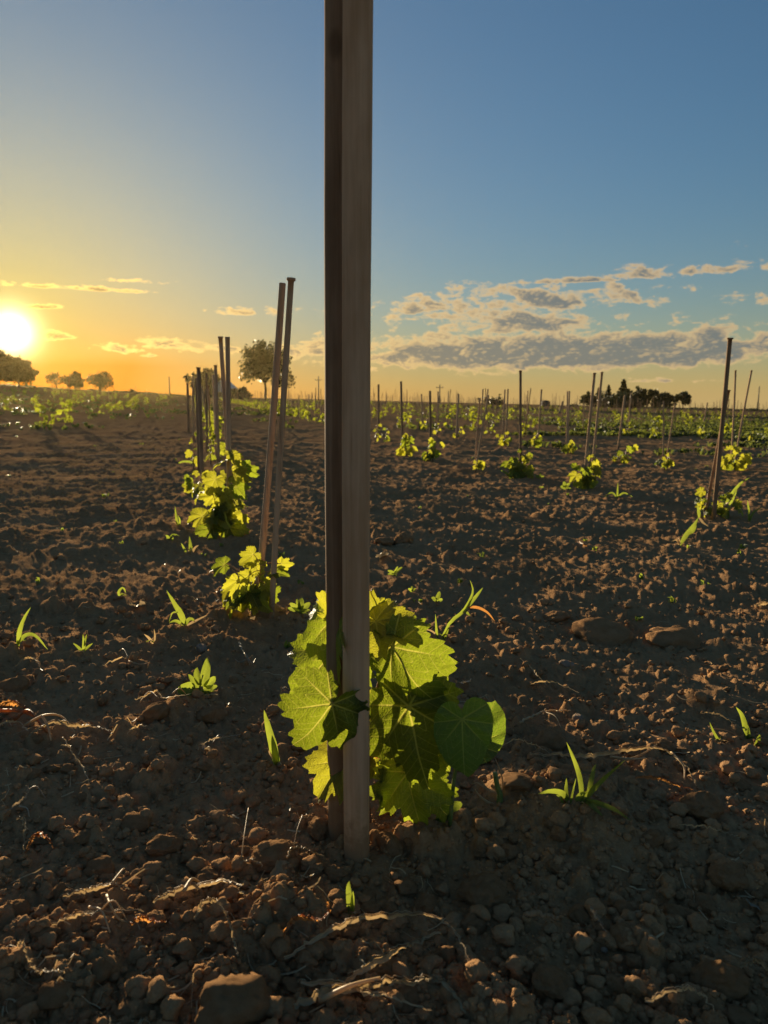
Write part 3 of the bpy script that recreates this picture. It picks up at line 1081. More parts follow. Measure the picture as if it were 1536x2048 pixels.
def far_vine_mesh(seed, n, h=.34, w=.28):
    r_ = random.Random(seed)
    V, F = [], []
    vs, fs = tube([(0, 0, -.03), (.01, 0, h * .4), (.02, .01, h * .8)], [.006, .004, .002], 4, False)
    V += [tuple(v) for v in vs]
    F += fs
    for i in range(n):
        lv, lf, _ = leaf_arrays('vine', 70 + r_.randrange(5), 14, 1, .3, .15, .1)
        a = r_.uniform(0, 6.283)
        z = r_.uniform(.05, 1) * h
        rad = w * .5 * r_.uniform(.1, 1) * (1 - .4 * z / h)
        mt = Matrix.Translation((math.cos(a) * rad, math.sin(a) * rad, z)) @ frame((math.cos(a), math.sin(a), r_.uniform(-1.2, .3)), (r_.uniform(-.6, .6), r_.uniform(-.9, .9), r_.uniform(.1, 1))).to_4x4() @ Matrix.Scale(r_.uniform(.045, .085), 4)
        k = len(V)
        V += [tuple(mt @ Vector(v)) for v in lv]
        F += [tuple(q + k for q in f) for f in lf]
    return V, F


far_protos = []
for s in range(6):
    V, F = far_vine_mesh(500 + s, 15 + 2 * s, .26 + .04 * s, .24 + .02 * (s % 3))
    far_protos.append((V, F))
cand = []
r_ = random.Random(11)
for k in range(-6, 30):
    for j in range(0, 75):
        t = ROW_T0 + j * STEP + r_.uniform(-.12, .12)
        n = ROW_N0 + k * ROW_GAP + r_.uniform(-.06, .06)
        x, y = UDIR * t + NDIR * n
        if y < 3 or abs(x) > .575 * y + .6:
            continue
        d = math.hypot(x, y)
        if d > 95:
            continue
        py = 797 + FPX * CAM_H / y
        px = 768 + FPX * x / y
        if px > 740 and py > 868:
            continue
        if 400 < px < 700 and py > 960 or k == 0 and y < 6.3:
            continue
        if min((x - a) ** 2 + (y - b) ** 2 for a, b in taken) < .45 ** 2:
            continue
        if r_.random() < (.55 if k < 0 else .10 if d < 20 or k < 2 else .58):
            continue
        cand.append((d, k, x, y))
cand.sort()
VLAB = {'l': ('small golden backlit vine in the hazy rows left of the front row', 'far vines in the rows left of the front row'),
        'f': ('small yellow-green vine far down the front row, in golden light', 'far vines of the front row'),
        's': ('small yellow-green vine in the line running from the round tree to the thick stakes', 'far vines of the second row'),
        'r': ('small far vine in the distant rows right of the thick stakes', 'far vines in the distant rows on the right')}
SLAB = {'l': ('thin far stake in the hazy rows left of the front row', 'far stakes left of the front row'),
        'f': ('thin far stake at the distant end of the front row', 'far stakes of the front row'),
        's': ('thin far stake in the line of vines from the round tree to the thick stakes', 'far stakes of the second row'),
        'r': ('thin far stake in the distant rows right of the thick stakes', 'far stakes in the distant rows on the right')}


def band(k):
    return 'l' if k < 0 else 'f' if k == 0 else 's' if k == 1 else 'r'


first = {}
masses = ([], [])
NV = 270
voff = 0
for i, (d, k, x, y) in enumerate(cand):
    s = r_.randrange(6)
    sc_ = r_.uniform(.75, 1.2) * (1.0 if d < 40 else .9)
    z = smooth_hz(x, y) - .01
    lab, grp = VLAB[band(k)]
    if i < NV:
        if s not in first:
            o = mesh_obj('grape_vine', *far_protos[s], M['far_leaf'], smooth=False)
            tag(o, lab, 'grapevine', grp)
            o.location, o.scale = (x, y, z), (sc_,) * 3
            first[s] = o
        else:
            o = dup(first[s], (x, y, z), r_.uniform(0, 6.28), sc_, lab, grp)
    else:
        V, F = far_protos[s]
        mt = Matrix.Translation((x, y, z)) @ Matrix.Rotation(r_.uniform(0, 6.28), 4, 'Z') @ Matrix.Scale(sc_, 4)
        A = np.array(mt)
        v = np.array(V) @ A[:3, :3].T + A[:3, 3]
        masses[0].append(v)
        masses[1].extend(tuple(q + voff for q in f) for f in F)
        voff += len(v)
if masses[0]:
    o = mesh_obj('distant_vines', np.concatenate(masses[0]), masses[1], M['far_leaf'], smooth=False)
    tag(o, 'mass of tiny vines in the farthest rows before the horizon', None, None, 'stuff')

# far stakes
sproto = []
for s in range(4):
    vs, fs = stake_mesh((0, 0, 0), (0, 0, 1.0), .011, .009, 900 + s, .3 if s % 2 else 0, 6)
    sproto.append((vs, fs))
firsts = {}
SV, SF, soff = [], [], 0
NS = 240
ns = 0
for i, (d, k, x, y) in enumerate(cand):
    if k < 0 and r_.random() < .80 or k > 1 and r_.random() < .45:
        continue
    for q in range(1 if r_.random() < .75 else 2):
        px_, py_ = x + r_.uniform(-.09, .09), y + r_.uniform(-.07, .07)
        if min((px_ - a) ** 2 + (py_ - b) ** 2 for a, b in taken_stakes) < .3 ** 2:
            continue
        s = r_.randrange(4)
        hgt = r_.uniform(.70, 1.0)
        tilt = (r_.gauss(0, .045), r_.gauss(0, .055))
        z = smooth_hz(px_, py_)
        lab, grp = SLAB[band(k)]
        if ns < NS:
            if s not in firsts:
                o = mesh_obj('wooden_stake', *sproto[s], M['wood_dark' if s < 2 else 'wood'])
                tag(o, lab, 'stake', grp)
                o.location, o.scale = (px_, py_, z), (1, 1, hgt)
                firsts[s] = o
            else:
                o = dup(firsts[s], (px_, py_, z), 0, 1, lab, grp, tilt)
                o.scale = (1, 1, hgt)
            ns += 1
        else:
            mt = np.array(Matrix.Translation((px_, py_, z)) @ Matrix.Rotation(tilt[0], 4, 'X') @ Matrix.Rotation(tilt[1], 4, 'Y'))
            v = np.array([tuple(p) for p in sproto[s][0]]) * (1, 1, hgt)
            v = v @ mt[:3, :3].T + mt[:3, 3]
            SV.append(v)
            SF.extend(tuple(a + soff for a in f) for f in sproto[s][1])
            soff += len(v)
# the plantation goes on to the skyline on the right
for i in range(520):
    d = r_.uniform(60, 190)
    a = R(r_.uniform(-9, 29))
    x, y = d * math.sin(a), d * math.cos(a)
    s = r_.randrange(4)
    mt = np.array(Matrix.Translation((x, y, float(macro(np.array([x]), np.array([y]))[0]))) @ Matrix.Rotation(r_.gauss(0, .04), 4, 'X') @ Matrix.Rotation(r_.gauss(0, .05), 4, 'Y'))
    v = np.array([tuple(p) for p in sproto[s][0]]) * (1.7, 1.7, r_.uniform(.7, 1.6))
    v = v @ mt[:3, :3].T + mt[:3, 3]
    SV.append(v)
    SF.extend(tuple(a_ + soff for a_ in f) for f in sproto[s][1])
    soff += len(v)
o = mesh_obj('distant_stakes', np.concatenate(SV), SF, M['wood'])
tag(o, 'countless thin stakes along the skyline on the right', None, None, 'stuff')


# ------------------------------------------------------------------ weeds as ground cover
def cover(name, label, spots, mat, size):
    """tufts of a few leaf-sized faces each"""
    r2 = np.random.default_rng(len(spots))
    V, F = [], []
    for (x, y, z, s) in spots:
        nb = r2.integers(4, 8)
        for b in range(nb):
            a = r2.random() * 6.283
            l = size * s * r2.uniform(.5, 1.3)
            w = l * r2.uniform(.16, .34)
            ox, oy = r2.normal(0, .3 * l, 2)
            lean = r2.uniform(.25, 1.1)
            ca, sa = math.cos(a), math.sin(a)
            k = len(V)
            mid = (x + ox + ca * l * lean * .4, y + oy + sa * l * lean * .4, z + l * .6)
            tip = (x + ox + ca * l * lean, y + oy + sa * l * lean, z + l * (.95 - .45 * lean))
            V += [(x + ox, y + oy, z - .02), (mid[0] - sa * w, mid[1] + ca * w, mid[2]), (mid[0] + sa * w, mid[1] - ca * w, mid[2] + .1 * w), tip]
            F += [(k, k + 2, k + 3, k + 1)]
    o = link_mesh(name, fast_mesh(name, V, F), M[mat], smooth=False)
    return tag(o, label, None, None, 'stuff')


def scatter(n, fn):
    out = []
    while len(out) < n:
        q = fn()
        if q is not None:
            out.append(q)
    xs = np.array([q[0] for q in out])
    ys = np.array([q[1] for q in out])
    zs = height(xs, ys)
    return [(x, y, z, q[2]) for x, y, z, q in zip(xs, ys, zs, out)]


def _right():
    y = 1 / r_.uniform(1 / 75, 1 / 9.5)
    x = r_.uniform(.02, .58) * y
    if r_.random() > float(sstep(np.array([y]), 9, 21)[0]) * (.3 + 1.6 * max(0, x / y - .1)):
        return None
    f = float(fbm(np.array([x / 3.0]), np.array([y / 1.6]), 77, 3)[0])
    bias = .22 * (x / y - .28) / .28 + (.30 if y > 24 else 0)
    return (x, y, r_.uniform(.6, 1.4) * (.5 + f * .8 + .3)) if f + bias > .10 else None


def _left():
    y = 1 / r_.uniform(1 / 150, 1 / 9)
    x = r_.uniform(-.62, -.10) * y
    if r_.random() > float(sstep(np.array([y]), 9, 34)[0]):
        return None
    f = float(fbm(np.array([x / 3.5]), np.array([y / 2.0]), 78, 3)[0])
    return (x, y, r_.uniform(.6, 1.4)) if f + (.25 if y > 25 else -.10) > .08 else None


cover('weed_cover', 'bright green weeds between the rows in the middle distance on the right', scatter(4600, _right), 'weed', .10)
cover('weed_cover', 'golden backlit weeds and vines over the hazy slope on the left', scatter(1700, _left), 'weed', .10)


def _sparse():
    y = 1 / r_.uniform(1 / 14, 1 / 2.2)
    x = r_.uniform(-.56, .56) * y
    return (x, y, r_.uniform(.3, 1.0))


cover('small_weeds', 'tiny scattered sprouts in the bare soil', scatter(60, _sparse), 'blade', .035)


# ------------------------------------------------------------------ trees, house and poles on the horizon
def at(px, Y):
    x = (px - 768) / FPX * Y
    return np.array((x, Y, float(macro(np.array([x]), np.array([Y]))[0])))


def tree(name, label, px, Y, h_px, w_px, group, seed, leaves=1500, mat='tree_leaf', kind='round', trunk=.30, lobes=9, leaf=.34, cat='tree'):
    g = at(px, Y)
    H, W = h_px / FPX * Y, w_px / FPX * Y
    root = thing(name, label, cat, g, group)
    r2 = random.Random(seed)
    V, F = [], []

    def add(pts, rad, seg=6):
        vs, fs = tube(pts, rad, seg, False, .15, seed)
        k = len(V)
        V.extend(vs)
        F.extend(tuple(a + k for a in f) for f in fs)
    tr = .022 * H + .04
    tips = []
    if kind == 'conifer':
        add([(0, 0, -.3), (0, 0, H * .5), (0, 0, H * .97)], [tr, tr * .7, .02])
        for i in range(34):
            z = H * (.08 + .88 * (i / 34))
            a = i * 2.4
            l = W * .5 * (1 - (z / H) ** 1.3) * r2.uniform(.75, 1.2)
            e = (math.cos(a) * l, math.sin(a) * l, z + r2.uniform(-.05, .12) * l)
            add([(0, 0, z), tuple(.5 * q for q in e[:2]) + (z + .05 * l,), e], [.04, .03, .012], 4)
            tips.append((e, l))
    else:
        fork = H * trunk
        add([(0, 0, -.3), (.02 * H, 0, fork * .55), (0, .01 * H, fork)], [tr * 1.25, tr, tr * .85], 8)
        for i in range(lobes):
            a = i * 2.399 + r2.uniform(-.4, .4)
            u = (i + .5) / lobes
            zz = fork + (H - fork) * (.18 + .70 * u)
            rr = W * .5 * math.sin(math.pi * min(.97, .22 + .72 * u)) * r2.uniform(.55, .85)
            e = np.array((math.cos(a) * rr, math.sin(a) * rr, zz))
            m1 = np.array((e[0] * .35, e[1] * .35, fork + (zz - fork) * .5))
            add([(0, 0, fork * .9), tuple(m1), tuple(e)], [tr * .62, tr * .4, tr * .12])
            tips.append((tuple(e), W * .24))
            for q in range(4):
                e2 = e + np.array((r2.gauss(0, 1), r2.gauss(0, 1), r2.gauss(0, .8))) * W * .12
                add([tuple(m1 * .3 + e * .7), tuple(e2)], [tr * .2, tr * .06], 4)
                tips.append((tuple(e2), W * .13))
    mesh_obj('trunk', V, F, M['bark'], root)
    lv, lf = [], []
    leaf *= .92
    nper = max(1, int(leaves * 1.6) // len(tips))
    for e, rad in tips:
        dens = r2.uniform(.55, 1.4)
        for q in range(int(nper * dens)):
            if kind == 'conifer':
                u = r2.random() ** .6
                c = Vector((e[0] * u, e[1] * u, e[2])) + Vector((r2.gauss(0, .10 * rad), r2.gauss(0, .10 * rad), r2.gauss(-.03, .07) * rad))
            else:
                v = Vector((r2.gauss(0, 1), r2.gauss(0, 1), r2.gauss(0, .8)))
                c = Vector(e) + v.normalized() * rad * r2.random() ** .5 * 1.05
            n = Vector((r2.gauss(0, 1), r2.gauss(0, 1), r2.gauss(0, 1))).normalized()
            s = leaf * r2.uniform(.5, 1.2)
            u_ = n.orthogonal().normalized() * s
            w_ = n.cross(u_).normalized() * s * .62
            k = len(lv)
            lv += [c - u_, c - w_ * .8, c + u_, c + w_]
            lf.append((k, k + 1, k + 2, k + 3))
    mesh_obj('crown', lv, lf, M[mat], root, smooth=False)
    return root


GT = 'trees on the skyline'
tree('broadleaf_tree', 'large airy tree with a bare forked trunk, behind the second stake pair', 533, 150, 98, 104, GT, 1, 3600, trunk=.34, lobes=12, leaf=.40)
tree('broadleaf_tree', 'thin bare-branched tree at the right flank of the large airy tree', 572, 155, 62, 44, GT, 2, 420, trunk=.3, leaf=.28)
tree('broadleaf_tree', 'round dense tree beside the pale gabled house', 421, 140, 52, 60, GT, 3, 2200, trunk=.22, leaf=.34)
tree('broadleaf_tree', 'dark broad tree directly below the sun, at the left edge', 8, 120, 62, 58, GT, 4, 1700, trunk=.18, leaf=.34)
tree('broadleaf_tree', 'bushy round tree just right of the sun', 48, 125, 56, 58, GT, 5, 3000, trunk=.15, leaf=.32)
tree('small_tree', 'thin see-through tree, leftmost of the three small trees below the sun glow', 122, 130, 30, 42, GT, 6, 260, trunk=.35, leaf=.24)
tree('small_tree', 'rounded dense tree, middle one of the three small trees below the sun glow', 159, 130, 34, 34, GT, 7, 1300, trunk=.12, leaf=.26)
tree('small_tree', 'spreading flat-topped tree, rightmost of the three small trees below the sun glow', 207, 132, 35, 50, GT, 8, 900, trunk=.25, leaf=.26)
tree('conifer_tree', 'tallest shaggy conifer of the dark clump on the right', 1240, 150, 58, 36, GT, 9, 3000, 'conifer', 'conifer', leaf=.34)
tree('conifer_tree', 'slim pointed conifer left of the tallest shaggy one', 1211, 152, 46, 22, GT, 10, 1500, 'conifer', 'conifer', leaf=.26)
tree('conifer_tree', 'dark conifer behind the leaning stake pair', 1192, 154, 40, 26, GT, 11, 1500, 'conifer', 'conifer', leaf=.26)
tree('broadleaf_tree', 'low bushy tree at the left end of the dark clump', 1170, 150, 26, 30, GT, 12, 900, trunk=.1, leaf=.28)
tree('broadleaf_tree', 'dark rounded tree right of the tallest conifer', 1274, 150, 34, 36, GT, 13, 1800, 'conifer', trunk=.1, leaf=.3)
tree('broadleaf_tree', 'uneven dark tree with a ragged top, middle of the clump', 1298, 150, 36, 34, GT, 14, 1500, 'conifer', trunk=.12, leaf=.3)
tree('broadleaf_tree', 'small ragged tree at the right end of the clump', 1324, 150, 28, 30, GT, 15, 1100, 'conifer', trunk=.15, leaf=.28)
tree('lone_tree', 'lone spiky round tree standing apart, right of the clump', 1359, 150, 33, 30, GT, 16, 1300, 'conifer', trunk=.3, leaf=.3)
tree('shrub', 'low dark shrub on the skyline, left of the dark shed', 985, 150, 9, 40, 'shrubs on the skyline', 17, 500, 'conifer', trunk=.05, leaf=.3, cat='shrub')
tree('shrub', 'dark shrub under the shaggy conifer, base of the clump', 1238, 148, 20, 80, 'shrubs on the skyline', 18, 1900, 'conifer', trunk=.05, leaf=.34, lobes=12, cat='shrub')
tree('shrub', 'dark shrub sloping down right of the pale gabled house', 482, 128, 17, 44, 'shrubs on the skyline', 19, 1100, 'conifer', trunk=.05, leaf=.3, cat='shrub')
tree('shrub', 'dark shrub left of the pale gabled house, below the round tree', 412, 130, 16, 46, 'shrubs on the skyline', 20, 1100, 'conifer', trunk=.05, leaf=.3, cat='shrub')
tree('shrub', 'small bump of a shrub on the hazy left skyline', 272, 150, 7, 12, 'shrubs on the skyline', 22, 200, trunk=.05, leaf=.2, cat='shrub')
# hedge line along the skyline
hv = []
for i in range(5200):
    px = r_.choice([r_.uniform(1370, 1640), r_.uniform(1100, 1640), r_.uniform(330, 480), r_.uniform(-100, 330)])
    Y = r_.uniform(150, 200)
    g = at(px, Y)
    hv.append((g[0], g[1], g[2], r_.uniform(.3, 1) * (1.0 + .7 * float(vnoise(np.array([px / 22.0]), np.array([2.0]), 5)[0]) * 2)))
cover('hedge_foliage', 'low dark hedge and scrub along the skyline', hv, 'conifer', .40)


def house(px, Y):
    g = at(px, Y)
    root = thing('house', 'pale gabled house with a whitish roof, behind the third stake pair', 'house', g)
    w, dep, hw, hr = 2.2, 4.0, 1.0, 3.1
    vs = [(-w, -dep, -.4), (w, -dep, -.4), (w, dep, -.4), (-w, dep, -.4), (-w, -dep, hw), (w, -dep, hw), (w, dep, hw), (-w, dep, hw), (0, -dep, hr - .1), (0, dep, hr - .1)]
    mesh_obj('wall', vs, [(0, 1, 5, 8, 4), (2, 3, 7, 9, 6), (1, 2, 6, 5), (3, 0, 4, 7), (3, 2, 1, 0)], M['wall'], root, False)
    for sgn in (-1, 1):
        a = [(0, -dep - .3, hr), (sgn * (w + .5), -dep - .3, hw - .35), (sgn * (w + .5), dep + .3, hw - .35), (0, dep + .3, hr)]
        b = [(p[0], p[1], p[2] + .09) for p in a]
        fs = [(0, 1, 2, 3), (7, 6, 5, 4), (0, 4, 5, 1), (1, 5, 6, 2), (2, 6, 7, 3), (3, 7, 4, 0)]
        mesh_obj('roof', a + b, fs, M['roof'], root, False)
    f = mesh_obj('window', [(x, -dep - .012 + yy, z) for yy in (0, .05) for x, z in ((-.5, .2), (.5, .2), (.5, 1.1), (-.5, 1.1))],
                 [(3, 2, 1, 0), (4, 5, 6, 7), (0, 1, 5, 4), (1, 2, 6, 5), (2, 3, 7, 6), (3, 0, 4, 7)], M['dark'], root, False)
    return root


house(455, 135)


def power_pole(px, Y, hpx, label, arm=True, seed=0):
    g = at(px, Y)
    H = hpx / FPX * Y
    root = thing('power_pole', label, 'power pole', g, 'poles on the skyline')
    vs, fs = tube([(0, 0, -.3), (0, 0, H * .5), (0, 0, H)], [.15, .13, .10], 8)
    mesh_obj('pole', vs, fs, M['pole'], root)
    if arm:
        vs, fs = tube([(-.8, 0, H * .84), (.8, 0, H * .84)], [.07, .07], 6)
        mesh_obj('crossarm', vs, fs, M['pole'], root)
        for x in (-.7, 0, .7):
            vs, fs = tube([(x, 0, H * .84), (x, 0, H * .84 + .22)], [.06, .04], 6)
            mesh_obj('insulator', vs, fs, M['dark'], root)
    return root


power_pole(878, 160, 36, 'crossarmed power pole on the skyline right of the thick stakes')
power_pole(895, 190, 24, 'small faint power pole just right of the crossarmed one', False)
power_pole(345, 150, 37, 'lone pole on the hazy skyline between the small trees and the front row', False)
power_pole(639, 170, 46, 'thin pole on the skyline left of the thick stakes', True)
power_pole(1508, 170, 48, 'slim pole on the skyline near the right edge', False)


def shed(px, Y):
    g = at(px, Y)
    root = thing('shed', 'small dark shed with a rounded roof on the skyline, right of the single upright stake', 'shed', g)
    w, h = .80, .95
    vs, fs = [], []
    prof = [(-w, -.3), (-w, h * .75)] + [(w * math.cos(math.pi - a), h * .75 + h * .42 * math.sin(a)) for a in np.linspace(.25, math.pi - .25, 7)] + [(w, h * .75), (w, -.3)]
    n = len(prof)
    vs = [(x, -.7, z) for x, z in prof] + [(x, .7, z) for x, z in prof]
    fs = [tuple(range(n - 1, -1, -1))[::-1], tuple(range(2 * n - 1, n - 1, -1))] + [(i, i + n, (i + 1) % n + n, (i + 1) % n) for i in range(n)]
    mesh_obj('wall', vs, fs, M['dark'], root, False)
    mesh_obj('door', [(x, -.715 - yy, z) for yy in (0, .03) for x, z in ((-.25, -.2), (.25, -.2), (.25, .7), (-.25, .7))], [(3, 2, 1, 0), (4, 5, 6, 7), (0, 1, 5, 4), (1, 2, 6, 5), (2, 3, 7, 6), (3, 0, 4, 7)], M['pole'], root, False)


shed(1087, 140)


# ------------------------------------------------------------------ clods and crumbs
def ico(sub):
    import bmesh
    bm = bmesh.new()
    bmesh.ops.create_icosphere(bm, subdivisions=sub, radius=1)
    bm.verts.ensure_lookup_table()
    v = np.array([tuple(q.co) for q in bm.verts])
    f = np.array([[q.index for q in p.verts] for p in bm.faces])
    bm.free()
    return v, f


def clod_shape(sub, seed, rough=.22, angular=.5):
    v, f = ico(sub)
    r2 = np.random.default_rng(seed)
    out = v * np.array((1, r2.uniform(.75, 1.1), r2.uniform(.62, .9)))
    # a few broken faces
    for i in range(7):
        n = r2.normal(size=3)
        n /= np.linalg.norm(n)
        d = r2.uniform(.62, .95)
        q = out @ n - d
        out = out - np.where(q > 0, q * angular * 1.5, 0)[:, None] * n
    disp = []
    for p in v:
        a = mnoise.fractal(Vector(p) * 1.3 + Vector((seed * 3.1, 0, 0)), 1.0, 2.0, 2) * .8
        b = mnoise.fractal(Vector(p) * 4.5 + Vector((0, seed * 1.7, 0)), .8, 2.1, 3) * .42
        disp.append(a + b)
    out = out * (1 + rough * np.array(disp))[:, None]
    return out, f


def shared(name, arrays, mat):
    me = fast_mesh(name, *arrays)
    me.materials.append(mat)
    me.polygons.foreach_set('use_smooth', np.ones(len(me.polygons), bool))
    return me


big_meshes = [shared('clod', clod_shape(4 if i > 2 else 5, 10 + i, .26, .7), M['clod']) for i in range(7)]
mid_meshes = [shared('clod', clod_shape(4, 40 + i, .34, .85), M['clod']) for i in range(8)]
small_meshes = [shared('clod', clod_shape(3, 60 + i, .34, .85), M['clod']) for i in range(8)]
stone_m = shared('stone', clod_shape(4, 71, .10, .65), M['stone'])


def put_clod(name, me, px, py, wpx, aspect, label, cat, group, seed, sink=.35):
    g = on_ground(px, py)
    zc = g[1] * math.cos(PITCH) + (CAM_H - g[2]) * math.sin(PITCH)
    s = wpx / FPX * zc / 2
    o = bpy.data.objects.new(name, me)
    C.objects.link(o)
    r2 = random.Random(seed)
    o.scale = (s, s * r2.uniform(.8, 1.1), s * aspect)
    o.rotation_euler = (r2.uniform(-.3, .3), r2.uniform(-.3, .3), r2.uniform(0, 6.28))
    gz = float(macro(np.array([g[0]]), np.array([g[1]]))[0])
    z = smooth_hz(g[0], g[1]) + s * aspect * (1 - sink * 1.6) * .5
    o.location = (g[0], g[1], z)
    return tag(o, label, cat, group)


GC = 'large loose clods'
clods_px = [
    (966, 1795, 96, .95, 'large flat-faced clod with a sunlit crown, right of the thick stake foot'),
    (855, 1815, 54, .9, 'greyish angular clod below the nearest vine'),
    (1438, 1975, 104, .9, 'big rounded clod with a sunlit top in the bottom right corner'),
    (468, 2025, 150, .8, 'very large dark clod cut by the bottom edge, left of the straws'),
    (196, 1938, 64, .85, 'dark blocky clod near the bottom left'),
    (204, 1742, 62, .7, 'low dark clod left of the orange dry leaf loops'),
    (38, 1828, 46, .85, 'rounded clod at the left edge near the bottom'),
    (1104, 1985, 82, .95, 'dark upright clod at the bottom, right of the long straws'),
    (1228, 1985, 48, .9, 'smaller dark clod beside the dark upright clod'),
    (1455, 1755, 86, .65, 'flattened clod right of the pale stubble, near the right edge'),
    (1098, 1490, 66, .8, 'crusty clod under the dry twig right of the round leaf weed'),
    (1348, 1285, 104, .5, 'broad flat clod with a smooth face on the right slope'),
    (1205, 1275, 110, .45, 'broad reddish clod left of the broad flat one'),
    (1112, 1238, 54, .6, 'sunlit crumbly clod on the right slope, left of the two broad ones'),
    (772, 1088, 44, .6, 'dark slab-like clod right of the thick stakes, left of its twin'),
    (808, 1082, 48, .75, 'dark tilted clod with an orange-lit face, right of the thick stakes'),
    (1405, 1622, 116, .55, 'wide sunlit reddish clod at the right, below the orange husk'),
    (1030, 1572, 70, .5, 'porous sunlit crust at the top of the mound beside the grass clump'),
    (1262, 1500, 42, .8, 'small pointed clod in front of the twisted straw'),
    (1250, 1880, 62, .75, 'crumbly clod with a lit left edge, lower right'),
    (1250, 1832, 48, .8, 'crumbly clod above the crumbly one with the lit edge'),
    (546, 1712, 92, .65, 'broad rough clod left of the thick stakes'),
    (636, 1668, 58, .9, 'clod leaning at the foot of the dark half-hidden stake'),
    (780, 1700, 60, .8, 'dark rounded clod right of the thick stake foot, under the lower leaves'),
    (272, 1655, 58, .6, 'flat-topped clod in the left foreground'),
    (422, 1440, 56, .8, 'dark block of soil left of the nearest vine'),
    (312, 1432, 60, .7, 'rounded clod below the dry grass knot on the left'),
    (24, 1380, 60, .8, 'dark lump at the left edge above the dry grass mat'),
    (755, 1925, 62, .8, 'dull clod between the straw loops at the bottom'),
    (1330, 1500, 50, .6, 'dusty clod right of the small pointed clod'),
    (330, 1700, 70, .6, 'soft crumbling clod in the left foreground, right of the low dark one'),
    (110, 1990, 70, .7, 'dark lump in the bottom left corner'),
    (890, 1905, 46, .8, 'round dull clod beside the straws, below the angular one'),
]
for i, (px, py, w, asp, lab) in enumerate(clods_px):
    put_clod('clod', big_meshes[i % len(big_meshes)], px, py, w, asp, lab, 'clod', GC, 600 + i)
stones_px = [
    (404, 1304, 30, .8, 'smooth grey stone with a pale face left of the nearest vine'),
    (1135, 1325, 34, .6, 'round pale stone on the right slope, right of the round leaf weed'),
    (800, 1232 + 260, 16, .7, 'small pale stone among the vine leaves'),
    (1155, 1445, 30, .9, 'smooth reddish stone above the crusty clod'),
    (1062, 1835, 10, .8, 'tiny white pebble right of the grey twig'),
    (634, 1826, 16, .9, 'small pale egg-shaped pebble left of the green sprout'),
    (1208, 1908, 16, .8, 'small pinkish pebble at the lower right'),
]
for i, (px, py, w, asp, lab) in enumerate(stones_px):
    if i != 2:
        put_clod('stone', stone_m, px, py, w, asp, lab, 'stone', 'loose stones', 700 + i, .2)
r_ = random.Random(21)
n = 0
while n < 225:
    py = r_.uniform(1040, 2040) if n % 3 else r_.uniform(1500, 2045)
    px = r_.uniform(0, 1536)
    if any(abs(px - q[0]) < q[2] * .6 and abs(py - q[1]) < q[2] * .5 for q in clods_px):
        continue
    if 640 < px < 780 and 1560 < py < 1740:
        continue
    w = (py - 780) / 1000 * r_.choice([22, 26, 32, 38, 46])
    put_clod('clod', (mid_meshes if w > 24 else small_meshes)[n % 8], px, py, max(9, w), r_.uniform(.55, .95), 'rough brown lump of soil, fist-sized or smaller, loose on the tilled ground', 'clod', 'small loose clods', 900 + n, .4)
    n += 1

# crumbs: far too many to count
cv, cf = [], []
shapes1 = [clod_shape(3, 200 + i, .42, .7) for i in range(6)]
shapes0 = [clod_shape(1, 220 + i, .55, .7) for i in range(6)]
shapes2 = [clod_shape(2, 240 + i, .50, .7) for i in range(6)]
co = 0
N1, N0 = 4200, 11000
for i in range(N1 + N0):
    if i < N1:
        py = 2300 - 1100 * random.random() ** 1.0
        v, f = shapes1[i % 6]
        s = .0035 * (1 - random.random()) ** -.45 * random.uniform(.7, 1.2)
        s = min(s, .015)
        if s < .0065:
            v, f = shapes2[i % 6]
    else:
        py = 870 + 1300 * random.random() ** .8
        v, f = shapes0[i % 6]
        s = min(.0016 * (1 - random.random()) ** -.5, .008) * (1 + .6 * max(0, 1300 - py) / 400)
    px = random.uniform(-260, 1800)
    d = ray(px, py)
    t = CAM_H / -d[2]
    x, y = d[0] * t, d[1] * t
    a = random.uniform(0, 6.28)
    ca, sa = math.cos(a), math.sin(a)
    q = v * s
    q = np.stack([q[:, 0] * ca - q[:, 1] * sa, q[:, 0] * sa + q[:, 1] * ca, q[:, 2]], 1)
    cv.append((x, y, q, s))
    cf.append(f + co)
    co += len(v)
zz = height(np.array([c[0] for c in cv]), np.array([c[1] for c in cv]))
allv = np.concatenate([c[2] + np.array((c[0], c[1], z + c[3] * .35)) for c, z in zip(cv, zz)])
o = link_mesh('soil_crumbs', fast_mesh('soil_crumbs', allv, np.concatenate(cf)), M['clod'])
tag(o, 'loose crumbs of brown soil over the tilled ground', None, None, 'stuff')


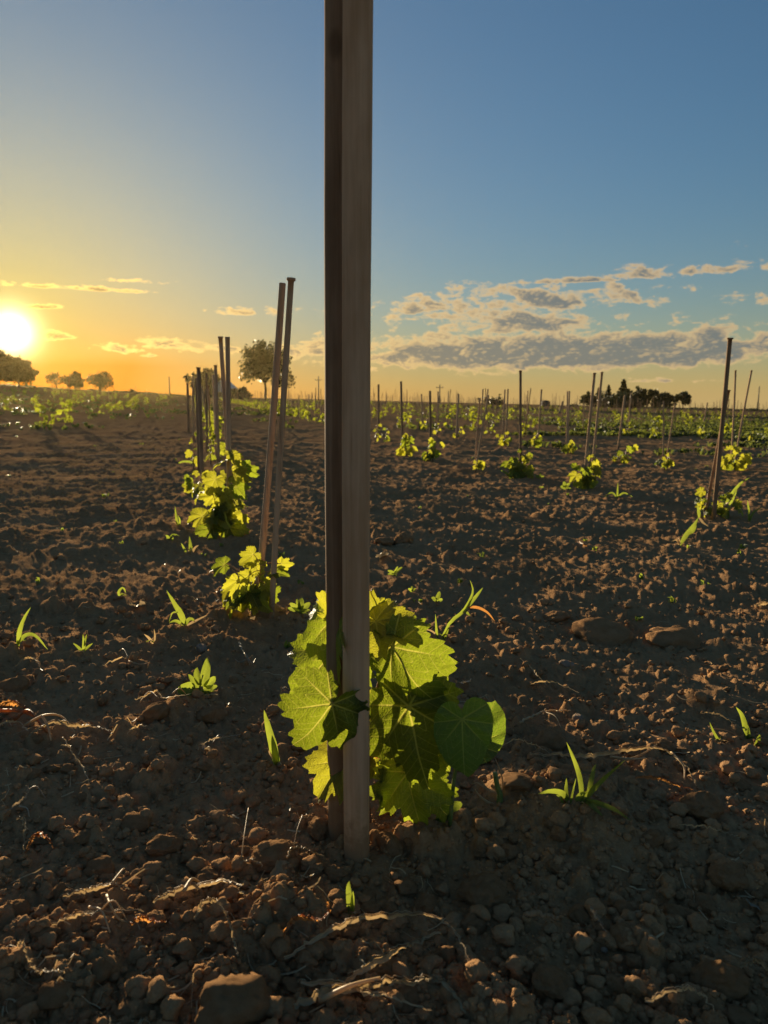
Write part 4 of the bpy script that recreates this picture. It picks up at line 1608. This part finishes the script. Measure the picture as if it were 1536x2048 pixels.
# ------------------------------------------------------------------ grass sprouts and small weeds
def sprout(name, label, base, blades, group='sprouts in the soil', mat='blade', cat='sprout', fold=.35):
    """blades: (list of pixel points from the base to the tip, width px, dY at the tip)"""
    g = on_ground(*base)
    root = thing(name, label, cat, g, group)
    zc = g[1] * math.cos(PITCH) + (CAM_H - g[2]) * math.sin(PITCH)
    for i, b in enumerate(blades):
        pts, w, dy = b[0], b[1], b[2]
        m_ = b[3] if len(b) > 3 else mat
        n = len(pts)
        q = [P(p[0], p[1], g[1] + dy * j / max(1, n - 1)) - g for j, p in enumerate(pts)]
        q[0] = q[0] + np.array((0, 0, -.004))
        q = curve_pts(q, 12)
        vs, fs = ribbon(q, 1.0 * w / FPX * zc, fold, .4 * ((i % 3) - 1), 'blade', (0.15, -1, .35), i + int(base[0]))
        mesh_obj('blade', vs, fs, M[m_], root)
    rr = random.Random(int(base[0] * 3 + base[1]))
    for i in range(3):                                    # thin dry leaves at the foot
        a, l = rr.uniform(0, 6.28), rr.uniform(10, 26) / FPX * zc
        q = curve_pts([(0, 0, 0), (math.cos(a) * l * .45, math.sin(a) * l * .45, l * rr.uniform(.15, .5)), (math.cos(a) * l, math.sin(a) * l, l * rr.uniform(-.05, .3))], 8)
        vs, fs = ribbon(q, rr.uniform(2.0, 4.0) / FPX * zc, .5, rr.uniform(-2, 2), 'blade', (.15, -1, .35), i)
        mesh_obj('dry_blade', vs, fs, M['straw' if rr.random() < .6 else 'blade'], root)
    return root


def rosette(name, label, base, leaves, stem=None, group='broad-leaved weeds', mat='blade', cat='weed'):
    """leaves: (base px, tip px, roll, width scale)"""
    g = on_ground(*base)
    root = thing(name, label, cat, g, group)
    zc = g[1] * math.cos(PITCH) + (CAM_H - g[2]) * math.sin(PITCH)
    for i, (b, t, roll, ws) in enumerate(leaves):
        bb, tt = P(b[0], b[1], g[1]), P(t[0], t[1], g[1] + .012 * ((i % 3) - 1))
        d = Vector(tt - bb)
        n = Matrix.Rotation(R(roll), 3, d.normalized()) @ (Vector((0, -1, .5)) - d.normalized() * Vector((0, -1, .5)).dot(d.normalized())).normalized()
        o = add_leaf(root, bb - g, d, n, d.length, 'oval', 80 + i % 4, 'mid', mat, None, droop=.15, fold=.2, wave=.05)
        o.scale = (o.scale[0] * ws * .8, o.scale[1], o.scale[2])
    for st in (stem or []):
        q = curve_pts([P(p[0], p[1], g[1]) - g for p in st], 8)
        vs, fs = tube(q, [.0022 * (1 - .05 * i) for i in range(8)], 6)
        mesh_obj('stem', vs, fs, M['green_stem'], root)
    return root


sprout('grass_clump', 'bright grass clump with spreading pointed blades on the mound at the right', (1160, 1606), [
    ([(1164, 1606), (1160, 1560), (1148, 1520), (1133, 1484)], 11, .02), ([(1172, 1604), (1180, 1570), (1187, 1540), (1192, 1528)], 11, .02),
    ([(1146, 1610), (1175, 1588), (1210, 1554), (1250, 1520)], 14, .0), ([(1134, 1604), (1132, 1580), (1133, 1556)], 9, .0),
    ([(1138, 1600), (1124, 1586), (1100, 1582), (1076, 1588)], 12, -.02), ([(1140, 1606), (1146, 1580), (1152, 1556)], 5, .0),
    ([(1170, 1595), (1200, 1608), (1230, 1620), (1262, 1642)], 11, -.06), ([(1150, 1596), (1160, 1588), (1175, 1584)], 8, 0),
    ([(1172, 1596), (1185, 1612), (1205, 1632)], 13, -.05), ([(1128, 1606), (1120, 1594), (1112, 1590)], 6, 0)], 'grass clumps', cat='grass clump')
sprout('maize_seedling', 'slender bent seedling with a reddish tip, right of the nearest vine', (885, 1275), [
    ([(880, 1282), (900, 1245), (925, 1224), (940, 1200), (946, 1180), (940, 1160)], 7, .02), ([(925, 1222), (950, 1195), (966, 1175)], 8, .02),
    ([(935, 1212), (955, 1215), (975, 1225), (990, 1243)], 6, -.02, 'dry_leaf'), ([(876, 1288), (873, 1262), (871, 1228)], 6, 0), ([(878, 1288), (872, 1270), (858, 1260), (838, 1262)], 4, 0, 'straw'),
    ([(882, 1286), (892, 1268), (897, 1254)], 7, 0), ([(930, 1220), (936, 1228), (940, 1232)], 6, -.01)], 'seedlings', cat='seedling')
sprout('grass_sprout', 'two-bladed sprout with one upright and one arching blade, at the left edge', (36, 1292), [
    ([(36, 1290), (40, 1262), (50, 1235), (62, 1214)], 10, .02), ([(36, 1284), (52, 1270), (72, 1272), (96, 1300)], 8, -.02), ([(32, 1304), (34, 1290), (36, 1280)], 8, 0)], 'sprouts in the soil')
sprout('grass_sprout', 'tall sprout with a twisted blade and dry basal leaves, left of the second vine', (370, 1252), [
    ([(370, 1250), (362, 1228), (350, 1208), (333, 1180)], 13, .02), ([(370, 1250), (376, 1240), (384, 1238), (390, 1244)], 8, 0), ([(368, 1248), (352, 1242), (338, 1246)], 7, -.01),
    ([(370, 1250), (395, 1240), (415, 1230)], 5, 0, 'straw'), ([(356, 1222), (345, 1226), (338, 1244)], 3, -.01)], 'sprouts in the soil')
sprout('grass_sprout', 'small forked yellow-green seedling on the left slope', (167, 1306), [
    ([(167, 1306), (168, 1285), (166, 1268)], 7, .01), ([(167, 1302), (156, 1294), (146, 1286)], 6, 0), ([(168, 1298), (178, 1292), (186, 1286)], 5, 0), ([(168, 1290), (172, 1276), (174, 1268)], 4, 0)], 'sprouts in the soil')
sprout('grass_sprout', 'tiny V-shaped orange-tinged sprout between the left slope seedlings', (308, 1286), [
    ([(308, 1286), (298, 1276), (288, 1268)], 6, .0, 'straw'), ([(308, 1286), (310, 1272), (308, 1258)], 4, 0, 'straw')], 'sprouts in the soil')
sprout('grass_sprout', 'tiny hooked sprout on the left, below the second vine row', (240, 1194), [([(240, 1194), (238, 1184), (246, 1176), (252, 1186)], 6, 0)], 'sprouts in the soil')
sprout('grass_sprout', 'folded leafy sprout standing left of the nearest vine', (554, 1530), [
    ([(554, 1530), (546, 1490), (536, 1450), (528, 1420)], 18, .02), ([(556, 1530), (549, 1500), (544, 1470)], 14, -.01), ([(550, 1534), (540, 1530), (534, 1540)], 6, -.01, 'dry_leaf'), ([(556, 1526), (540, 1506), (540, 1500)], 5, 0, 'straw')], 'sprouts in the soil')
sprout('grass_sprout', 'single short green shoot below the thick stake', (702, 1828), [
    ([(701, 1829), (699, 1800), (697, 1775), (699, 1762)], 14, .0), ([(704, 1828), (705, 1800), (706, 1782)], 9, -.005)], 'sprouts in the soil')
sprout('grass_sprout', 'sprout with two stacked leaves at the right edge', (1494, 1478), [
    ([(1494, 1480), (1490, 1455), (1483, 1430), (1472, 1414)], 12, .0), ([(1494, 1480), (1497, 1470), (1496, 1450)], 9, 0)], 'sprouts in the soil')
sprout('grass_sprout', 'thin curved blade left of the right edge sprout', (1438, 1482), [([(1440, 1482), (1428, 1466), (1419, 1444)], 6, 0)], 'sprouts in the soil')
sprout('grass_sprout', 'short pale shoot at the right edge, below the stacked-leaf sprout', (1512, 1492), [([(1510, 1494), (1516, 1480), (1520, 1468)], 10, 0), ([(1512, 1494), (1522, 1500), (1526, 1520)], 5, -.02, 'straw')], 'sprouts in the soil')
sprout('grass_sprout', 'V-shaped green sprout right of the tallest dark stake', (1498, 1044), [([(1498, 1046), (1497, 1020), (1495, 1000)], 5, 0), ([(1498, 1044), (1506, 1026), (1524, 1014)], 5, 0)], 'sprouts in the soil')
sprout('grass_sprout', 'thin sprout with a bent side blade, below the leaning stake pair', (1234, 996), [([(1234, 998), (1235, 982), (1236, 965)], 4, 0), ([(1234, 994), (1248, 986), (1266, 994)], 4, 0)], 'sprouts in the soil')
sprout('grass_sprout', 'slim upright blade left of the tall yellow vine', (356, 1050), [([(356, 1052), (353, 1035), (350, 1012)], 6, 0), ([(358, 1052), (360, 1042), (356, 1030)], 4, 0)], 'sprouts in the soil')
sprout('grass_sprout', 'short sprout with a reddish husk left of the second vine, on the slope', (380, 1106), [([(382, 1108), (381, 1090), (379, 1072)], 8, 0), ([(382, 1108), (390, 1096), (398, 1090)], 5, 0, 'straw'), ([(380, 1108), (370, 1100), (362, 1086)], 6, 0), ([(382, 1108), (386, 1112), (392, 1114)], 5, -.01)], 'sprouts in the soil')
sprout('grass_sprout', 'pale two-leaf sprout on the slope left of the reddish-husk sprout', (338, 1080), [([(340, 1084), (336, 1074), (331, 1070)], 7, 0), ([(340, 1084), (346, 1078), (342, 1070)], 4, 0)], 'sprouts in the soil')
sprout('grass_sprout', 'small paired upright leaves left of the dark half-hidden stake', (572, 1296), [([(572, 1298), (572, 1288), (574, 1280)], 8, 0), ([(574, 1298), (577, 1290), (578, 1282)], 7, 0)], 'sprouts in the soil')
sprout('grass_sprout', 'thin grass tuft low at the right foot of the bushiest vine', (1020, 955), [([(1022, 956), (1012, 946), (1000, 940)], 5, 0), ([(1022, 956), (1020, 944), (1022, 934)], 4, 0), ([(1024, 958), (1012, 958), (1004, 958)], 5, 0)], 'sprouts in the soil')
sprout('grass_sprout', 'arching pale blades left of the tall yellow vine, in the haze', (392, 926), [([(392, 930), (380, 924), (362, 924), (345, 935)], 5, 0), ([(376, 950), (365, 958), (362, 974)], 4, 0, 'straw'), ([(375, 948), (360, 938), (350, 935)], 3, 0, 'straw')], 'sprouts in the soil')
sprout('fallen_maize_stalk', 'pale green forked stalk lying before the tallest dark stake', (1360, 1088), [
    ([(1358, 1090), (1372, 1070), (1388, 1050), (1398, 1034)], 10, .25), ([(1376, 1066), (1386, 1056), (1392, 1046)], 13, .05), ([(1398, 1034), (1396, 1020), (1394, 1008)], 8, .02), ([(1398, 1034), (1406, 1046), (1418, 1054)], 6, -.02, 'straw'),
    ([(1358, 1092), (1357, 1084), (1354, 1078)], 6, 0, 'straw')], 'fallen stalks', cat='stalk')
sprout('grass_sprout', 'broad curving blade behind the low shaded vine at the right', (1448, 1010), [([(1448, 1012), (1462, 990), (1480, 968), (1500, 955)], 7, .1), ([(1456, 1012), (1466, 998), (1474, 980)], 5, .05)], 'sprouts in the soil')

rosette('weed_seedling', 'leafy weed with one large oval leaf in the left foreground slope', (398, 1386), [
    ((388, 1374), (350, 1382), -20, 2.6), ((412, 1374), (432, 1352), 20, 1.8), ((404, 1370), (416, 1320), 30, 1.2), ((400, 1368), (392, 1338), -30, 1.6), ((408, 1378), (438, 1372), 10, 1.3), ((400, 1382), (420, 1392), 0, 1.2), ((396, 1376), (380, 1352), 20, 1.1), ((406, 1384), (440, 1386), 10, .9)],
    [[(398, 1388), (400, 1370), (406, 1350)], [(398, 1378), (388, 1374), (384, 1374)]])
rosette('weed_seedling', 'grey-green star-shaped weed right of the second vine', (600, 1226), [
    ((600, 1220), (578, 1204), -20, 1.5), ((600, 1218), (604, 1194), 10, 1.8), ((601, 1220), (620, 1206), 20, 1.7), ((600, 1222), (576, 1216), 0, 1.3), ((602, 1222), (622, 1220), 0, 1.3), ((600, 1216), (592, 1196), -20, 1.5), ((601, 1224), (614, 1228), 0, 1.2)], [[(600, 1228), (600, 1216)] * 1 + [(600, 1208)]])
rosette('weed_seedling', 'small sunlit weed right of the thick stakes, above the bent seedling', (873, 1206), [
    ((873, 1200), (862, 1194), 10, 1.8), ((874, 1198), (880, 1182), 10, 1.8), ((874, 1202), (886, 1198), 10, 1.6), ((872, 1204), (860, 1204), 0, 1.5)], [[(873, 1208), (873, 1202), (874, 1196)]])
rosette('weed_seedling', 'low spiky weed right of the thick stakes, upper one', (790, 1152), [
    ((788, 1146), (774, 1140), 0, 1.3), ((790, 1144), (796, 1132), 0, 1.2), ((790, 1146), (804, 1134), 0, 1.0), ((788, 1148), (776, 1148), 0, 1.1), ((790, 1150), (798, 1156), 0, 1.1)], [[(789, 1154), (789, 1148), (790, 1144)]])
rosette('weed_seedling', 'tiny pale weed between the two weeds right of the thick stakes', (824, 1184), [((824, 1182), (816, 1176), 0, 1.6), ((824, 1182), (832, 1176), 0, 1.6), ((824, 1182), (824, 1172), 0, 1.6)])
rosette('weed_seedling', 'pair of smooth elongated seed leaves at the right foot of the nearest vine', (898, 1638), [
    ((894, 1616), (928, 1608), 10, 1.9), ((892, 1632), (944, 1634), -10, 1.7), ((890, 1642), (906, 1656), 0, 1.5), ((894, 1640), (880, 1650), 0, 1.3)], [[(888, 1650), (890, 1636), (894, 1618)]])
rosette('weed_seedling', 'low weed with round leaves left of the trailing vine', (1130, 980), [((1130, 976), (1120, 972), 0, 2.4), ((1130, 974), (1128, 962), 0, 2.4), ((1131, 974), (1140, 966), 0, 1.6), ((1131, 978), (1142, 976), 0, 1.4)])
rosette('weed_seedling', 'low weed right of the bushiest vine', (1078, 958), [((1078, 955), (1070, 950), 0, 2.2), ((1079, 954), (1082, 946), 0, 2.2), ((1080, 956), (1088, 952), 0, 1.8)])
rosette('weed_seedling', 'white-edged weed leaf below the trailing vine', (1164, 1002), [((1162, 1002), (1170, 992), 0, 1.6), ((1162, 1003), (1156, 1000), 0, 1.4)], mat='husk')

# the cut stalk with dry roots
g = on_ground(998, 1606)
root = thing('cut_stalk', 'pale cut stalk with dry roots right of the round leaf weed', 'stalk', g, 'fallen stalks')
def rel(p, dy=0):
    return P(p[0], p[1], g[1] + dy) - g
for nm, pts, r0, r1, mt in (('stem', [(998, 1616), (1000, 1590), (994, 1570), (990, 1545)], .006, .004, 'green_stem'), ('root', [(994, 1586), (975, 1578), (962, 1560)], .003, .0008, 'straw'),
                            ('root', [(996, 1612), (975, 1604), (958, 1590), (950, 1578)], .003, .0008, 'straw'), ('root', [(1000, 1592), (1005, 1565), (1000, 1540), (990, 1516)], .0022, .0006, 'straw'),
                            ('root', [(975, 1580), (955, 1566), (945, 1568)], .002, .0006, 'straw')):
    q = curve_pts([rel(p) for p in pts], 10)
    vs, fs = tube(q, [r0 + (r1 - r0) * i / 9 for i in range(10)], 7)
    mesh_obj(nm, vs, fs, M[mt], root)


# ------------------------------------------------------------------ dry straws, husks and scraps
def strand(name, label, pts, wpx, mat='straw', group='dry straws on the soil', cat='straw', flat=True, lift=.014, forks=()):
    """a dry stem lying along the ground through the photograph's points; a third number lifts it off the soil (metres)"""
    q = []
    for p in pts:
        g = on_ground(p[0], p[1])
        q.append(np.array((g[0], g[1], max(g[2], smooth_hz(g[0], g[1])) + lift + (p[2] if len(p) > 2 else 0))))
    o0 = q[0]
    zc = o0[1] * math.cos(PITCH) + (CAM_H - o0[2]) * math.sin(PITCH)
    w = wpx / FPX * zc
    n = 8 * len(pts)
    c = curve_pts([p - o0 for p in q], n)
    jit = np.random.default_rng(int(pts[0][0] * 7 + pts[0][1]))
    c = [p + jit.normal(0, .0012, 3) for p in c]
    if flat:
        vs, fs = ribbon(c, w * .75, .7, 2.6, 'strip', (0, -.6, .8), int(pts[0][0]))
    else:
        vs, fs = tube(c, [w / 2 * (1 - .6 * (i / n)) for i in range(n)], 6, True, .2, 3)
    o = mesh_obj(name, vs, fs, M[mat])
    o.location = tuple(o0)
    tag(o, label, cat, group)
    if flat and wpx > 6:
        for s_ in (-1, 1):
            c2 = [p + np.array((jit.normal(0, .0008), jit.normal(0, .0008), .001)) + np.array((0, .6, .45)) * w * (.35 * s_ * math.sin(3.0 * i_ / n + s_)) for i_, p in enumerate(c)][n // 8 if s_ > 0 else 0: None if s_ > 0 else n - n // 5]
            vs, fs = tube(c2, [w * .09 * (1 - .7 * i_ / len(c2)) for i_ in range(len(c2))], 5)
            mesh_obj('fibre', vs, fs, M[mat], o)
    for f in forks:
        fq = []
        for p in f:
            g = on_ground(p[0], p[1])
            fq.append(np.array((g[0], g[1], max(g[2], smooth_hz(g[0], g[1])) + lift + (p[2] if len(p) > 2 else 0))) - o0)
        cc = curve_pts(fq, 12)
        vs, fs = tube(cc, [w * .3 * (1 - .6 * i / 12) for i in range(12)], 5)
        mesh_obj('side_stem', vs, fs, M[mat], o)
    return o


strand('straw', 'long pale straw arching over the bottom centre', [(570, 1945), (640, 1910, .006), (715, 1876, .012), (790, 1866, .014), (860, 1872, .012), (912, 1900, .006), (940, 1950)], 13)
strand('straw', 'wide flat grey straw under the long arching one', [(690, 1990), (760, 1945, .004), (820, 1918, .008), (880, 1900, .010)], 18)
strand('straw', 'thick bundle of dull straw at the bottom edge', [(585, 2042), (660, 2020, .008), (760, 2006, .012), (840, 2000, .014), (890, 2010, .012), (930, 2042)], 22, forks=[[(640, 2030), (700, 2010, .01), (760, 1996, .012)]])
strand('straw', 'second dull straw crossing the bundle at the bottom edge', [(600, 1990), (680, 2000, .004), (760, 2022, .006), (860, 2040)], 14)
strand('dry_leaf', 'orange-tipped curled dry leaf left of the long arching straw', [(552, 1922), (580, 1890, .006), (600, 1872, .010), (635, 1878, .010), (655, 1868, .012), (656, 1855, .016)], 12, 'dry_leaf', 'curled dry leaves', 'dry leaf')
strand('dry_leaf', 'looped yellowish dry blade in the bottom left centre', [(390, 1865), (410, 1842, .012), (435, 1842, .014), (460, 1868, .006), (470, 1905), (476, 1930)], 9, 'straw', 'curled dry leaves', 'dry leaf')
strand('dry_leaf', 'bright orange dry leaf scrap at the bottom left centre', [(262, 1876), (285, 1872, .008), (310, 1876, .008), (334, 1872, .006)], 11, 'dry_leaf', 'curled dry leaves', 'dry leaf')
strand('dry_leaf', 'orange looped dry leaf near the left edge', [(52, 1728), (65, 1712, .010), (82, 1702, .014), (98, 1708, .012), (112, 1722, .004)], 10, 'dry_leaf', 'curled dry leaves', 'dry leaf')
strand('straw', 'tangled dry grass across the left foreground', [(130, 1818), (180, 1808, .008), (225, 1800, .010), (262, 1812, .006)], 10, forks=[[(215, 1812), (222, 1842, .01), (238, 1858), (262, 1870)], [(180, 1838), (205, 1850, .006), (222, 1890)], [(225, 1800, .01), (246, 1778, .012), (250, 1760)]])
strand('straw', 'thin straws crossing below the tangled dry grass', [(105, 1872), (150, 1860, .004), (200, 1852, .006), (290, 1838)], 7, forks=[[(200, 1852, .006), (230, 1836, .01), (256, 1862)]])
strand('straw', 'pale crooked twig near the bottom left corner', [(38, 1916), (50, 1930, .010), (62, 1955, .006), (76, 1972), (105, 1968, .004), (130, 1966)], 8)
strand('dry_leaf', 'flat golden dry leaves left of the pale scrap', [(310, 1830), (350, 1815, .006), (400, 1800, .008), (450, 1790, .008), (490, 1796, .004)], 15, 'straw', 'curled dry leaves', 'dry leaf', forks=[[(370, 1808, .006), (385, 1790, .01), (400, 1786)]])
strand('dry_twig', 'branched pinkish twig left of the thick stake foot', [(480, 1745), (505, 1748, .008), (525, 1756, .004)], 5, 'straw', 'dry twigs', 'twig', False, forks=[[(484, 1742, .006), (490, 1715, .02), (498, 1660, .02)]])
strand('dry_twig', 'reddish twig standing up beside the pale scrap', [(575, 1735), (590, 1728, .008), (620, 1735, .010), (658, 1742, .004)], 5, 'cane', 'dry twigs', 'twig', False, forks=[[(588, 1730, .006), (596, 1700, .02), (606, 1684, .03)]])
strand('straw', 'mat of orange-lit dry grass at the left edge', [(0, 1428), (25, 1432, .015), (50, 1440, .012), (72, 1448, .004)], 14, 'dry_leaf', forks=[[(0, 1440), (40, 1444, .01), (70, 1446)], [(30, 1452), (60, 1448, .01), (95, 1480)]])
strand('straw', 'long twisted straw right of the mat of dry grass', [(60, 1485), (110, 1470, .012), (150, 1472, .010), (190, 1476, .008), (226, 1482, .004)], 10, forks=[[(50, 1468), (90, 1456, .012), (125, 1458, .01), (150, 1478)], [(85, 1455, .01), (98, 1475, .004), (103, 1495)]])
strand('straw', 'green-grey stem arching at the left edge below the dry mat', [(0, 1466), (20, 1461, .006), (42, 1464, .006), (58, 1476)], 6)
strand('straw', 'thin pale stem trailing down the left foreground', [(128, 1492), (150, 1530, .004), (170, 1556, .004), (180, 1580)], 5)
strand('straw', 'pale bent stem in the left foreground', [(36, 1660), (52, 1675, .012), (52, 1710, .006), (50, 1730)], 7)
strand('straw', 'grey dry tangle in the left foreground', [(10, 1645), (40, 1628, .008), (58, 1615, .014), (55, 1605, .016)], 6, 'husk', forks=[[(55, 1610, .01), (75, 1604, .012), (92, 1612)], [(40, 1630), (56, 1640, .006), (60, 1650)]])
strand('straw', 'knotted pale straw in the middle of the left slope', [(272, 1412), (290, 1415, .012), (315, 1405, .012), (330, 1415, .008), (382, 1403, .004)], 5, forks=[[(280, 1418), (300, 1404, .01), (318, 1410)], [(345, 1400), (360, 1396, .008), (372, 1400)]])
strand('straw', 'arched dry stem on the left slope above the dry mat', [(28, 1350), (50, 1337, .012), (72, 1338, .012), (87, 1356)], 5)
strand('straw', 'crooked fine straw on the left slope', [(205, 1343), (240, 1332, .004), (258, 1336, .008)], 4, forks=[[(258, 1336, .008), (248, 1320, .012), (238, 1314)], [(258, 1336), (280, 1340), (300, 1336)]])
strand('straw', 'pale crumpled fibres left of the nearest vine', [(400, 1504), (430, 1498, .008), (450, 1492, .006), (482, 1486, .004)], 4, 'husk', forks=[[(425, 1500), (440, 1490, .008), (460, 1494)]])
strand('straw', 'thin roots curling beside the dark block of soil', [(255, 1488), (275, 1474, .006), (295, 1472, .004)], 4)
strand('straw', 'twisted long dry stem across the right foreground', [(1060, 1524), (1110, 1530, .006), (1160, 1536, .008), (1210, 1532, .012), (1260, 1528, .014), (1300, 1524, .016), (1340, 1535, .014), (1375, 1560, .006), (1392, 1585)], 9, forks=[[(1240, 1540), (1280, 1538, .01), (1312, 1522, .016)], [(1340, 1532, .012), (1365, 1555, .010), (1368, 1575)], [(1220, 1532), (1260, 1542, .01), (1290, 1530)]])
strand('dry_leaf', 'orange dry husk below the twisted long stem', [(1270, 1574), (1310, 1580, .008), (1345, 1592, .006), (1385, 1596, .002)], 9, 'dry_leaf', 'curled dry leaves', 'dry leaf')
strand('dry_twig', 'dry twig with rootlets above the crusty clod', [(1038, 1458), (1085, 1448, .008), (1120, 1446, .012), (1140, 1440, .008)], 5, 'straw', 'dry twigs', 'twig', False, forks=[[(1090, 1446, .008), (1110, 1452, .008), (1122, 1470)], [(1085, 1448), (1090, 1440, .01), (1092, 1436)]])
strand('straw', 'thin wavy root in front of the round leaf weed', [(1000, 1510), (1030, 1502, .006), (1060, 1506, .004), (1078, 1512, .006), (1098, 1524)], 3.5)
strand('straw', 'pale hairlike straw on the right slope', [(1040, 1335), (1065, 1352, .004), (1075, 1368, .006), (1092, 1380)], 3.5)
strand('straw', 'straight thin straw lying on the right slope', [(1060, 1380), (1100, 1382, .006), (1155, 1398)], 4)
strand('straw', 'curved straw bits near the right edge', [(1400, 1440), (1430, 1446, .008), (1460, 1462, .006), (1490, 1478)], 4, forks=[[(1420, 1470), (1450, 1480, .006), (1480, 1488)]])
strand('straw', 'dull straw strips in the bottom right corner', [(1290, 2030), (1340, 2022, .012), (1390, 2030, .010), (1430, 2045)], 12)
strand('straw', 'pale straw at the right edge near the big rounded clod', [(1480, 1955), (1510, 1960, .012), (1536, 1972, .010), (1560, 1990)], 11, 'straw')
strand('dry_leaf', 'small curved pale blade near the grey twig', [(1180, 1836), (1188, 1858, .010), (1200, 1878, .006), (1210, 1888)], 7, 'husk', 'curled dry leaves', 'dry leaf')
strand('dry_twig', 'short straight grey twig lying below the nearest vine', [(1052, 1850), (1082, 1853, .003), (1114, 1856)], 13, 'wood', 'dry twigs', 'twig', False)
strand('straw', 'lit straw bits on the right foreground, above the flattened clod', [(1350, 1672), (1400, 1680, .008), (1440, 1690, .008), (1482, 1694)], 4)
strand('dry_leaf', 'orange leaf scrap on the right slope under the upper vine', [(1150, 1090), (1165, 1096, .006), (1176, 1100)], 6, 'dry_leaf', 'curled dry leaves', 'dry leaf')
strand('dry_leaf', 'pale broken husk at the far right of the slope', [(1510, 1222), (1525, 1218, .006), (1545, 1212)], 10, 'straw', 'curled dry leaves', 'dry leaf')
strand('straw', 'small dry tuft below the second vine', [(478, 1300), (490, 1325, .008), (500, 1345, .006)], 5, 'husk', forks=[[(490, 1325, .008), (505, 1345, .01), (512, 1340, .012)], [(492, 1330), (480, 1340), (470, 1330)]])


def scrap(name, label, px, py, wpx, mat, seed, cat='scrap', group='pale scraps on the soil', tilt=.6):
    """a crumpled flake, folded and frayed"""
    g = on_ground(px, py)
    zc = g[1] * math.cos(PITCH) + (CAM_H - g[2]) * math.sin(PITCH)
    s = wpx / FPX * zc / 2
    r2 = np.random.default_rng(seed)
    n = 9
    u, v = np.meshgrid(np.linspace(-1, 1, n), np.linspace(-1, 1, n))
    edge = 1 + .25 * fbm(u * 2 + seed, v * 2, seed, 2)
    x, y = u * edge, v * edge * r2.uniform(.5, .9)
    z = .55 * fbm(u * 1.3, v * 1.3 + seed, seed + 5, 3) + .25 * np.abs(u)
    vs = np.stack([x.ravel(), y.ravel(), z.ravel()], 1) * s
    fs = [(i * n + j, i * n + j + 1, (i + 1) * n + j + 1, (i + 1) * n + j) for i in range(n - 1) for j in range(n - 1) if not ((i in (0, n - 2) or j in (0, n - 2)) and r2.random() < .3)]
    o = mesh_obj(name, vs, fs, M[mat])
    o.location = (g[0], g[1], smooth_hz(g[0], g[1]) + s * .55)
    o.rotation_euler = (tilt, r2.uniform(-.4, .4), r2.uniform(0, 6.28))
    return tag(o, label, cat, group)


scrap('pale_scrap', 'white papery scrap beside the reddish twig below the thick stakes', 615, 1762, 30, 'husk', 1)
scrap('pale_scrap', 'crumpled brownish flake left of the white papery scrap', 560, 1752, 44, 'straw', 2)
scrap('pale_scrap', 'whitish crumpled scrap left of the nearest vine', 414, 1508, 30, 'husk', 3)
scrap('pale_scrap', 'pale scrap at the foot of the second vine', 502, 1240, 16, 'husk', 4)
scrap('pale_scrap', 'bluish-white strip of scrap right of the thick stakes', 766, 1112, 30, 'husk', 5)
scrap('pale_scrap', 'pale flake at the end of the twisted straw on the left', 134, 1500, 20, 'husk', 6)
scrap('pale_scrap', 'pale smear of scrap on the left slope', 275, 1218, 30, 'husk', 7)
scrap('pale_scrap', 'whitish flake below the orange-tipped leaf of the round weed', 932, 1376, 26, 'husk', 8)
scrap('pale_scrap', 'pale bits at the right edge of the bottom right soil', 1505, 1816, 30, 'husk', 9)
scrap('pale_scrap', 'tiny lit flake in the left foreground', 226, 1604, 12, 'straw', 10)
scrap('pale_scrap', 'golden crumpled flake at the end of the flat golden leaves', 472, 1796, 30, 'straw', 11)


# short fibres of old straw and roots, beyond counting
fv, ff = [], []
r2 = np.random.default_rng(5)
n = 1000
py = 2100 - 1180 * r2.random(n) ** .9
px = r2.uniform(-60, 1600, n)
dx = (px - 768) / FPX
dz = (1024 - py) / FPX
dirs = RIGHT[None] * dx[:, None] + UP[None] * dz[:, None] + FWD[None]
pos = dirs * (CAM_H / -dirs[:, 2])[:, None]
for i in range(n):
    l = r2.uniform(.008, .035) * (1 + .25 * pos[i, 1])
    if vnoise(pos[i:i + 1, 0] * 4.5, pos[i:i + 1, 1] * 4.5, 61)[0] < -.02:
        continue
    w = r2.uniform(.0003, .0009) * (1 + .2 * pos[i, 1])
    a = r2.uniform(0, 6.28)
    m = 5
    t = np.linspace(-.5, .5, m)
    bend = r2.normal(0, .35)
    X = pos[i, 0] + l * (t * math.cos(a) - bend * t * t * math.sin(a))
    Y = pos[i, 1] + l * (t * math.sin(a) + bend * t * t * math.cos(a))
    Z = height(X, Y)
    Z = np.maximum(Z, Z.mean()) + .002 + l * r2.uniform(0, .25) * (t + .5)
    sx, sy = -math.sin(a) * w, math.cos(a) * w
    k = len(fv)
    for j in range(m):
        fv += [(X[j] - sx, Y[j] - sy, Z[j]), (X[j] + sx, Y[j] + sy, Z[j] + w)]
    ff += [(k + 2 * j, k + 2 * j + 1, k + 2 * j + 3, k + 2 * j + 2) for j in range(m - 1)]
o = link_mesh('straw_litter', fast_mesh('straw_litter', fv, ff), M['straw'])
tag(o, 'short pale fibres of old straw strewn over the soil', None, None, 'stuff')
